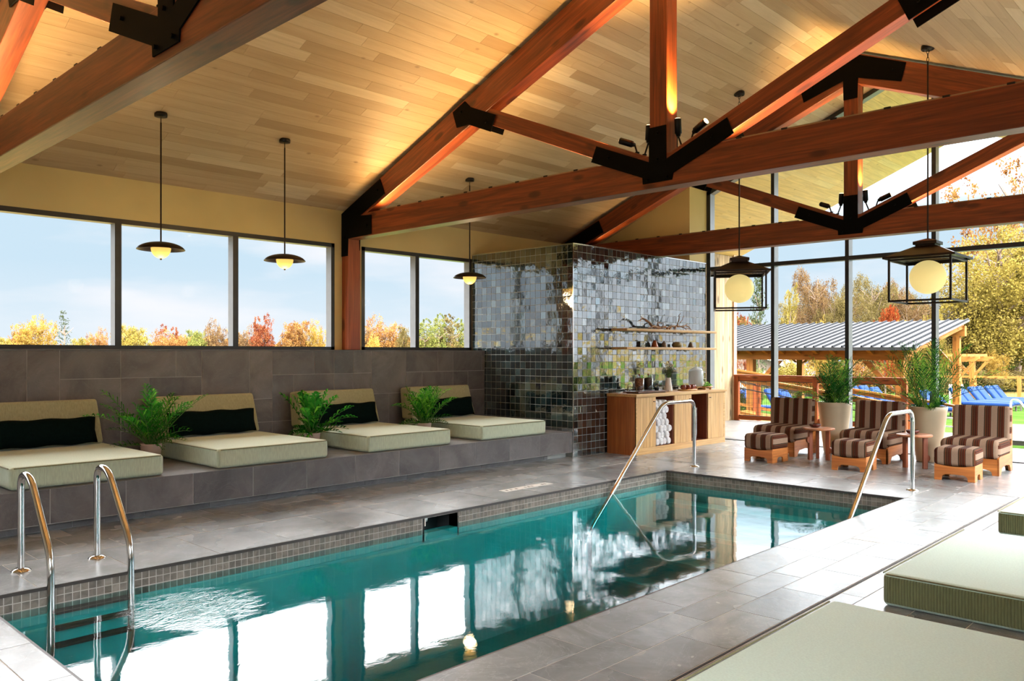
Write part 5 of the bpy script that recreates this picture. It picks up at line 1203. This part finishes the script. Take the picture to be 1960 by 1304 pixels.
m = MB(); m.box(XRg - 0.09, XRg + 0.09, YA + 0.1, YB, ZRg - 0.4, ZRg - 0.12); m.build('ridge_beam', M['cedar_y'], PV)
def braced_post(x, y, zt, s=0.095, ks=(1, -1)):
    m = MB(); m.box(x - s, x + s, y - s, y + s, -0.75, zt); p = m.build('post', M['cedar_z'], PV)
    m = MB()
    for k in ks: m.prism([(y + k * s, zt - 0.75), (y + k * (s + 0.08), zt - 0.75), (y + k * (s + 0.80), zt - 0.02), (y + k * (s + 0.62), zt - 0.02)][::k], 0, x - 0.05, x + 0.05)
    m.build('knee_brace', M['cedar_y'], p)
for y in (6.75, 10.6, 14.6): braced_post(XE + 0.45, y, ZE - 0.27, ks=(1,) if y < 7 else (1, -1))
for y in (6.6, 11.0, 15.4): braced_post(XRg, y, ZRg - 0.4, 0.085, (1,) if y < 7 else (1, -1))
# pergola
PG = empty('pergola', (52, 13, -1.1), 0, 'pale cedar pergola on the lawn beyond the blue loungers', 'pergola'); gp = gz(50)
for (x, y) in ((48, 15.0), (48, 12.9), (50.6, 15.0), (50.6, 12.9)):
    m = MB(); m.box(x - 0.13, x + 0.13, y - 0.13, y + 0.13, gp, 1.05); m.build('post', M['cedar_z'], PG)
    m = MB()
    for k in (1, -1): m.prism([(y + k * .1, 0.35), (y + k * .2, 0.3), (y + k * .8, 0.98), (y + k * .62, 1.02)][::k], 0, x - .06, x + .06)
    m.build('knee_brace', M['cedar_y'], PG)
for x in (48, 50.6):
    m = MB(); m.prism([(17.0, 1.05), (12.1, 1.05), (11.9, 1.2), (11.9, 1.32), (17.0, 1.32)], 0, x - 0.09, x + 0.09); m.build('beam', M['cedar_y'], PG)
m = MB(); [m.box(47.4, 51.2, y, y + 0.07, 1.32, 1.46) for y in (12.3, 12.8, 13.3, 13.8, 14.3, 14.8, 15.3, 15.8)]; m.build('rafter_slats', M['cedar_x'], PG)
# lawn fence
FN = empty('lawn_fence', (56, 10, -1.2), 0, 'pale timber fence with diagonal braces at the far edge of the lawn', 'fence'); XF = 55.0; gf = gz(XF) - .02
m = MB(); m.box(XF - 0.03, XF + 0.03, 2, 17.5, gf + 1.14, gf + 1.27); m.build('top_rail', M['cedar_y'], FN)
for y in (16.3, 13.9, 11.55, 11.05, 8.65, 8.15, 5.75, 5.2, 2.8):
    m = MB(); m.box(XF - 0.07, XF + 0.07, y - 0.1, y + 0.1, gf, gf + 1.3); m.build('post', M['cedar_z'], FN)
for y0_, y1_ in ((10.7, 8.75), (8.05, 5.9), (5.1, 2.9)):
    up = y0_ == 10.7
    m = MB(); a = (y0_, gf + (0.05 if up else 1.15)); b_ = (y1_, gf + (1.15 if up else 0.05)); bar2(m, a, b_, 0.12, XF - 0.03, XF + 0.03); m.build('diagonal_brace', M['cedar_y'], FN)
m = MB(); y = 2.2
while y < 16.2: m.box(XF, XF + 0.004, y, y + 0.006, gf + 0.1, gf + 1.14); y += 0.2
m.build('wire_mesh', M['wire'], FN)
# cottage
HS = empty('cottage', (70, 50, -1.2), 0, 'brown gabled cottage seen under the pavilion roof at left', 'house')
hx, hy0, hy1, hz = 46.0, 20.5, 29.0, -1.1
m = MB(); m.prism([(hy0, hz), (hy1, hz), (hy1, 0.35), ((hy0 + hy1) / 2, 2.0), (hy0, 0.35)], 0, hx, hx + 9); m.build('walls', M['house'], HS)
m = MB(); mid = (hy0 + hy1) / 2
for s in (1, -1):
    ye = mid + s * 4.9; pl = [(mid, 2.02), (ye, 0.12), (ye, 0.3), (mid, 2.22)]; m.prism(pl[::s], 0, hx - 0.6, hx + 9.5)
m.build('roof', M['house_roof'], HS)
m = MB()
for s in (1, -1):
    ye = mid + s * 4.9; pl = [(mid, 2.0), (ye, 0.1), (ye, 0.34), (mid, 2.25)]; m.prism(pl[::s], 0, hx - 0.68, hx - 0.6)
m.build('gable_trim', M['fascia'], HS)
for k in range(4):
    m = MB(); y = mid - 1.9 + k * 1.0; m.box(hx - 0.03, hx, y, y + 0.85, -0.6, 0.45); m.build('window', plain('cottage window', rgb(150, 160, 140), 0.2), HS)

# ------------------------------------------------------------------ blue loungers on the lawn
def lounger():
    Lg = empty('sun_lounger', (0, 0, 0)); Lg['category'] = 'sun lounger'
    m = MB(); m.box(-0.33, 0.33, -1.25, 0.6, 0.22, 0.27)
    for x in (-0.3, 0.3):
        for y in (-1.15, 0.4): m.box(x - 0.025, x + 0.025, y - 0.025, y + 0.025, 0, 0.24)
    m.tube([(-0.2, 0.55, 0.24), (-0.2, 0.85, 0.62)], 0.02, 6); local(m.build('frame', M['lounge_frame']), Lg)
    c = rbox('seat_cushion', -0.33, 0.33, -1.3, 0.42, 0.27, 0.40, 0.05, M['blue'], None, 3); local(c, Lg)
    c = rbox('back_cushion', -0.33, 0.33, -0.07, 0.07, 0, 0.80, 0.05, M['blue'], None, 3); c.data.transform(Matrix.Translation((0, 0.42, 0.30)) @ Matrix.Rotation(math.radians(-38), 4, 'X')); local(c, Lg)
    return Lg
import math as _m
CA, SA = _m.cos(_m.radians(YAW)), _m.sin(_m.radians(YAW))
def bearing(px, depth):
    r_ = (px - 980) / 1560.75; return ((CA + SA * r_) * depth, (SA - CA * r_) * depth)
lg = lounger()
spots = [(1868, 33.0, 'front left of the six blue loungers right of the pavilion post'), (1881, 34.2, 'second blue lounger from the left right of the pavilion post'), (1901, 35.0, 'third blue lounger from the left right of the pavilion post'),
         (1914, 36.2, 'fourth blue lounger from the left right of the pavilion post'), (1931, 37.2, 'fifth blue lounger from the left right of the pavilion post'), (1943, 38.6, 'blue lounger farthest right, before the fence'),
         (1836, 29.0, 'low blue lounger just right of the pavilion post'), (1815, 30.2, 'blue lounger half hidden by the pavilion post'),
         (1671, 34, 'leftmost of three blue loungers seen through the wire mesh right of the palm'), (1690, 35, 'middle of three blue loungers seen through the wire mesh'), (1714, 33, 'rightmost of three blue loungers seen through the wire mesh'),
         (1512, 31, 'blue lounger seen through the mesh left of the spreading palm'), (1533, 32, 'blue lounger seen through the mesh just left of the spreading palm, farther right'), (1462, 30, 'blue lounger seen through the mesh beside the mullion')]
for i, (px, dp, lb) in enumerate(spots):
    x, y = bearing(px, dp); o = lg if i == 0 else dup(lg)
    o.location = (x, y, gz(x) - 0.05); o.rotation_euler = (0, 0, math.radians(-5)); tag(o, lb + ' on the lawn' if len(lb.split()) < 12 else lb, 'sun lounger', 'blue sun loungers on the lawn')
for k, (px, dp, lb) in enumerate(((1950, 23.0, 'arched pale steel grab rail beside the outdoor pool at right'),)):
    x, y = bearing(px, dp); G = empty('grab_rail', (x, y, -0.5), math.radians(-20), lb, 'grab rail')
    m = MB(); m.tube(fillet([(0, 0.25, 0.0), (0, 0.22, 0.68), (0, 0.0, 0.68), (0, -0.55, 0.0)], 0.14, 6), 0.03, 8); local(m.build('tube', M['rail_white']), G)
x, y = bearing(1834, 37); G = empty('lawn_chair', (x, y, gz(x)), math.radians(-60), 'pale slatted lawn chair behind the pavilion post', 'chair'); m = MB(); m.box(-0.3, 0.3, -0.3, 0.3, 0.3, 0.36); m.box(-0.3, 0.3, 0.28, 0.34, 0.36, 0.95); [m.box(a, a + .05, b_, b_ + .05, 0, .3) for a in (-.3, .25) for b_ in (-.3, .25)]; local(m.build('slats', M['fascia']), G)

# ------------------------------------------------------------------ trees
def blob_tree(seed, nleaf, lsize, blobs, sparse=0.0):
    """crown of leaf clusters spread over overlapping ellipsoid lobes, unit height 1"""
    r_ = np.random.RandomState(seed); P_ = []; T_ = []
    wts = np.array([b_[3] ** 2 for b_ in blobs]); wts = wts / wts.sum()
    for (x, y, z, rad), w_ in zip(blobs, wts):
        n = int(nleaf * w_); d = r_.normal(size=(n, 3)); d /= np.linalg.norm(d, axis=1)[:, None]
        rr_ = rad * (0.45 + 0.62 * r_.rand(n) ** 0.5); p = d * rr_[:, None] * np.array([1, 1, 0.85]) + np.array([x, y, z])
        # cluster
        k = max(4, n // 26); cen = p[r_.randint(0, n, k)]; idx_ = r_.randint(0, k, n); p = cen[idx_] + r_.normal(size=(n, 3)) * rad * 0.13
        P_.append(p); T_.append(np.clip(0.5 + 0.28 * r_.normal(size=k)[idx_] + 0.1 * r_.normal(size=n), 0, 1))
    P_ = np.concatenate(P_); T_ = np.concatenate(T_); n = len(P_)
    u = r_.normal(size=(n, 3)); u /= np.linalg.norm(u, axis=1)[:, None]; v = np.cross(u, r_.normal(size=(n, 3))); v /= np.linalg.norm(v, axis=1)[:, None]
    sz = lsize * (0.6 + 0.8 * r_.rand(n))[:, None]; u *= sz; v *= sz * 0.7
    V_ = np.stack([P_ - u, P_ + v, P_ + u, P_ - v], 1).reshape(-1, 3); me = bpy.data.meshes.new('crown')
    me.vertices.add(4 * n); me.vertices.foreach_set('co', V_.ravel()); me.loops.add(4 * n); me.loops.foreach_set('vertex_index', np.arange(4 * n, dtype=np.int32))
    me.polygons.add(n); me.polygons.foreach_set('loop_start', np.arange(0, 4 * n, 4, dtype=np.int32)); me.polygons.foreach_set('loop_total', np.full(n, 4, dtype=np.int32)); me.update(calc_edges=True)
    at = me.attributes.new('tint', 'FLOAT_COLOR', 'CORNER'); t = np.repeat(T_, 4).astype(np.float32); at.data.foreach_set('color', np.stack([t, t, t, np.ones_like(t)], 1).ravel())
    me.materials.append(None)
    return me
def branches(seed, top=0.75, r0=0.022, n=9, reach=0.3, base=0.0):
    rnd = random.Random(seed); m = MB(); pts = [Vector((0, 0, base))]
    for i in range(6): pts.append(pts[-1] + Vector((rnd.gauss(0, .012), rnd.gauss(0, .012), (top - base) / 6)))
    m.tube(pts, [r0 * (1 - 0.8 * i / 6) for i in range(7)], 7)
    for k in range(n):
        i = rnd.randint(2, 5); b0 = pts[i]; a = rnd.random() * 2 * PI; l_ = reach * rnd.uniform(0.6, 1.1) * (1.2 - i / 8); d = Vector((math.cos(a), math.sin(a), rnd.uniform(0.5, 1.2))).normalized(); q = b0 + d * l_ * 0.5 + Vector((rnd.gauss(0, .02), rnd.gauss(0, .02), 0)); e_ = b0 + d * l_
        m.tube([b0, q, e_], [r0 * 0.45, r0 * 0.28, r0 * 0.08], 5, caps=False)
    return m
def rb(seed, n, w_=0.27, z0=0.38, z1=0.85, r0=0.13, r1=0.2):
    rnd = random.Random(seed); o = [(0, 0, 0.62, 0.24)]
    for k in range(n):
        a = rnd.random() * 2 * PI; z = rnd.uniform(z0, z1); rr_ = w_ * math.sqrt(max(0.05, 1 - ((z - 0.58) / 0.42) ** 2)) * rnd.uniform(0.4, 1); o.append((rr_ * math.cos(a), rr_ * math.sin(a), z, rnd.uniform(r0, r1)))
    return o
CR = dict(round=blob_tree(1, 9000, 0.0115, rb(1, 11)), round2=blob_tree(2, 9000, 0.0115, rb(22, 13, 0.32)), airy=blob_tree(3, 4000, 0.0105, rb(5, 16, 0.34, 0.3, 0.9, 0.08, 0.13)),
          big=blob_tree(4, 42000, 0.0062, rb(7, 26, 0.36, 0.2, 0.88, 0.09, 0.17)), bigairy=blob_tree(6, 11000, 0.0068, rb(31, 30, 0.36, 0.25, 0.92, 0.06, 0.11)),
          bush=blob_tree(8, 7000, 0.018, [(0, 0, 0.5, 0.42), (0.25, 0.1, 0.42, 0.32), (-0.25, -0.05, 0.4, 0.32), (0.0, -0.2, 0.62, 0.3)]),
          poplar=blob_tree(9, 7000, 0.0095, [(0.03 * math.sin(i), 0.03 * math.cos(i * 2), 0.12 + i * 0.075, 0.15 * math.sin(PI * (0.25 + 0.68 * i / 11)) + 0.02) for i in range(12)]))
def conifer(seed, dens=1.0, nb_=24):
    rnd = random.Random(seed); m = MB()
    for k in range(nb_):
        z = 0.16 + 0.8 * k / nb_; L_ = 0.30 * (1 - (z - 0.1) / 0.95) + 0.02
        for j in range(6):
            a = rnd.random() * 2 * PI; l_ = L_ * rnd.uniform(0.6, 1.1); d = Vector((math.cos(a), math.sin(a), rnd.uniform(0.05, 0.45)))
            for q in range(int(16 * dens)):
                t = rnd.uniform(0.15, 1); p = Vector((0, 0, z)) + d * l_ * t + Vector((rnd.gauss(0, .008), rnd.gauss(0, .008), rnd.gauss(0, .008))); u = Vector((rnd.gauss(0, 1), rnd.gauss(0, 1), rnd.gauss(0, .5))).normalized() * 0.016; v_ = u.orthogonal().normalized() * 0.006
                m.add([p - u, p + v_, p + u, p - v_], [(0, 1, 2, 3)], 0, False, rnd.random())
    o = m.build('crown', LM['green'], tint=True); me = o.data; bpy.data.objects.remove(o); return me
CR['conifer'] = conifer(3); CR['thin'] = conifer(5, 0.5, 16)
tk = branches(3).build('trunk', M['bark']); TRK = tk.data; bpy.data.objects.remove(tk)
tk = branches(8, 0.85, 0.02, 26, 0.42).build('trunk', M['bark']); TRKB = tk.data; bpy.data.objects.remove(tk)
MC = {}
LMW = {k: None for k in LM}  # lightened leaf copies: extra light put into colour for the left-window trees
for k_ in LM:
    m_ = LM[k_].copy(); m_.name = 'bright ' + LM[k_].name; LMW[k_] = m_
    for nd in m_.node_tree.nodes:
        if nd.type == 'VALTORGB':
            for e_ in nd.color_ramp.elements: e_.color = tuple(min(1, c_ * 1.15) for c_ in e_.color[:3]) + (1,)
def tree(px, ytop, depth, wpx, kind, col, label, group, rot=0.0, zbase=None, cat='tree'):
    x, y = bearing(px, depth); zb_ = zbase if zbase is not None else (gz(x) - 0.1); ztop = 1.5 + (676.3 - ytop) * depth / 1560.75
    H_ = (ztop - zb_) / (0.98 if kind not in ('bush',) else 0.95); W_ = wpx * depth / 1560.75 / (0.30 if kind == 'poplar' else 0.6 if kind in ('conifer', 'thin') else 1.0 if kind == 'bush' else 0.86)
    key = (kind, col, group == GW)
    if key not in MC: me = CR[kind].copy(); me.materials[0] = (LMW if group == GW else LM)[col]; MC[key] = me
    T = empty({'conifer': 'conifer', 'thin': 'conifer', 'bush': 'shrub', 'poplar': 'poplar'}.get(kind, 'autumn_tree'), (x, y, zb_), rot, label, cat, group); T.scale = (W_, W_, H_)
    c = bpy.data.objects.new('crown', MC[key]); C.objects.link(c); local(c, T)
    if kind != 'bush': t = bpy.data.objects.new('trunk', TRKB if kind in ('bigairy', 'big') else TRK); C.objects.link(t); local(t, T)
    return T
GW = 'trees on the horizon outside the left windows'; GG = 'trees beyond the glazed gable'
for a in [(12, 640, 64, 60, 'round', 'yellow', 'low yellow treetop at the far left edge of the left window'),
          (68, 604, 60, 78, 'round2', 'gold', 'golden rounded treetop left of the thin dark conifer'),
          (35, 622, 66, 50, 'round', 'orange', 'small orange treetop left of the golden rounded one'),
          (122, 590, 58, 60, 'thin', 'green', 'thin dark conifer with bare branches in the first pane'),
          (150, 640, 70, 70, 'round', 'yellow', 'low pale yellow treetop right of the thin conifer'),
          (190, 628, 62, 42, 'round2', 'orange', 'small orange treetop beside the first mullion'),
          (262, 616, 60, 86, 'round', 'yellow', 'broad yellow olive treetop at the left of the second pane'),
          (235, 622, 66, 40, 'round2', 'gold', 'golden treetop just right of the first mullion'),
          (325, 621, 64, 60, 'airy', 'red', 'airy red treetop in the middle of the second pane'),
          (330, 632, 62, 80, 'round2', 'orange', 'low orange treetop under the airy red one'),
          (378, 624, 60, 58, 'round', 'lime', 'yellow green treetop in the second pane'),
          (413, 612, 61, 50, 'round2', 'brown', 'tall brown treetop left of the second mullion'),
          (500, 600, 58, 56, 'airy', 'red', 'pointed red treetop in the third pane'), (503, 612, 57, 58, 'round', 'red', 'dense red treetop below the pointed one in the third pane'),
          (470, 624, 62, 50, 'round2', 'brown', 'brownish red treetop just right of the second mullion'),
          (562, 606, 59, 82, 'round', 'orange', 'broad orange treetop in the third pane'),
          (602, 614, 60, 56, 'round2', 'gold', 'golden orange treetop at the right end of the third pane'),
          (735, 606, 62, 82, 'round2', 'orange', 'pale orange treetop in the fourth pane'), (705, 622, 64, 40, 'round', 'brown', 'brown treetop beside the wall post in the fourth pane'),
          (772, 616, 60, 36, 'round', 'olive', 'olive treetop left of the mullion in the fourth pane'),
          (712, 640, 50, 44, 'bush', 'gold', 'bright yellow shrub top at the left of the fourth pane'),
          (812, 606, 58, 40, 'poplar', 'lime', 'pointed green tree at the left of the fifth pane'), (839, 596, 57, 34, 'poplar', 'lime', 'tallest pointed green tree in the fifth pane'),
          (858, 597, 58, 46, 'poplar', 'olive', 'wide pointed olive tree in the fifth pane'), (880, 606, 59, 36, 'poplar', 'lime', 'pointed green tree beside the tiled block'), (828, 640, 60, 60, 'round', 'olive', 'low olive treetop under the pointed trees')]:
    tree(*a, GW, rot=a[0] * 0.7)
for a in [(1452, 498, 44, 66, 'conifer', 'green', 'tall dark green conifer behind the left lantern'),
          (1420, 598, 40, 62, 'airy', 'red', 'reddish brown tree above the pavilion roof at left'),
          (1512, 545, 46, 60, 'airy', 'yellow', 'pale yellow tree above the pavilion beside the second mullion'),
          (1558, 508, 50, 110, 'big', 'brown', 'large brown oak above the pavilion roof, in the second gable bay'),
          (1600, 545, 48, 80, 'big', 'olive', 'olive tree left of the third gable mullion'),
          (1576, 608, 40, 34, 'bush', 'gold', 'small golden treetop just above the pavilion roof'),
          (1665, 520, 54, 110, 'big', 'olive', 'large olive tree right of the third gable mullion'),
          (1694, 572, 42, 62, 'round', 'scarlet', 'scarlet maple above the pavilion roof'),
          (1730, 535, 56, 100, 'big', 'brown', 'brown tree behind the scarlet maple'),
          (1535, 560, 60, 120, 'big', 'olive', 'olive tree mass filling the gap left of the brown oak'), (1625, 560, 62, 110, 'big', 'brown', 'brown tree mass behind the third gable mullion'),
          (1700, 548, 66, 120, 'big', 'yellow', 'yellow green tree mass behind the scarlet maple'), (1765, 552, 64, 110, 'big', 'olive', 'olive tree mass left of the fourth gable mullion'),
          (1720, 600, 43, 40, 'round2', 'gold', 'golden treetop at the right foot of the scarlet maple'),
          (1780, 590, 44, 70, 'big', 'yellow', 'yellow green tree behind the fourth gable mullion'),
          (1915, 420, 63, 290, 'big', 'yellow', 'huge yellow green tree at the right of the gable'),
          (1825, 560, 64, 120, 'big', 'olive', 'olive tree left of the huge yellow one'),
          (1945, 300, 72, 260, 'bigairy', 'orange', 'tall sparse orange tree rising above all others at right'),
          (1985, 470, 66, 260, 'big', 'lime', 'yellow green tree at the right picture edge'),
          (1908, 672, 57, 42, 'round2', 'gold', 'small golden tree behind the lawn fence'),
          (1860, 610, 72, 150, 'big', 'olive', 'dark olive tree mass low behind the pergola'),
          (1950, 600, 76, 170, 'big', 'brown', 'brown tree mass low behind the lawn fence')]:
    tree(*a, GG, rot=a[0] * 0.7)
for i, (px, yt, dp, wp, col, lb) in enumerate(((1450, 702, 32, 26, 'lime', 'bright green shrub before the cottage'), (1510, 690, 45, 90, 'yellow', 'yellow shrub under the pavilion roof right of the first mullion'), (1570, 684, 48, 110, 'gold', 'golden shrub under the pavilion roof, middle of the second bay'), (1640, 686, 47, 100, 'orange', 'orange shrub under the pavilion beside the third mullion'),
                            (1700, 690, 46, 90, 'yellow', 'yellow shrub under the pavilion roof above the railing'), (1760, 690, 47, 90, 'lime', 'yellow green shrub behind the tallest palm'), (1850, 705, 58, 120, 'olive', 'olive shrub behind the pergola posts'), (1905, 712, 60, 120, 'yellow', 'yellow shrub behind the lawn fence, left'), (1965, 708, 60, 120, 'olive', 'olive shrub behind the lawn fence at the right edge'), (1412, 735, 24, 40, 'lime', 'green bank shrub seen through the mesh by the boarded wall'))):
    tree(px, yt, dp, wp, 'bush', col, lb, 'shrubs beyond the terrace', rot=i * 1.3, cat='shrub')
# distant wooded ridge
def ridge(name, pts, h, label, mat_, seed):
    r_ = np.random.RandomState(seed); n = 9000; t = r_.rand(n) * (len(pts) - 1); i = t.astype(int); f = (t - i)[:, None]; A = np.array(pts); P_ = A[i] * (1 - f) + A[i + 1] * f
    z = gz(60) + r_.rand(n) * (h + 1.2) * (0.75 + 0.25 * np.sin(t * 9) * np.sin(t * 3.3 + 1)); P3 = np.column_stack([P_ + r_.normal(size=(n, 2)) * 2.5, z]); u = r_.normal(size=(n, 3)); u /= np.linalg.norm(u, axis=1)[:, None]; v = np.cross(u, r_.normal(size=(n, 3))); v /= np.linalg.norm(v, axis=1)[:, None]; u *= 0.7; v *= 0.5
    V_ = np.stack([P3 - u, P3 + v, P3 + u, P3 - v], 1).reshape(-1, 3); me = bpy.data.meshes.new(name); me.from_pydata(V_.tolist(), [], [(4 * k, 4 * k + 1, 4 * k + 2, 4 * k + 3) for k in range(n)]); add_tint(me, r_.rand(n)); me.materials.append(mat_)
    o = bpy.data.objects.new(name, me); C.objects.link(o); tag(o, label, 'woodland', None, 'stuff')
ridge('distant_woodland', [bearing(1330, 108), bearing(1600, 104), bearing(1800, 102), bearing(2200, 105)], 6.0, 'continuous distant woodland behind the trees beyond the gable', LM['olive'], 3)
ridge('distant_hedgerow', [bearing(-300, 100), bearing(300, 96), bearing(700, 96), bearing(1000, 100)], 3.2, 'continuous distant hedgerow low outside the left windows', LM['orange'], 4)
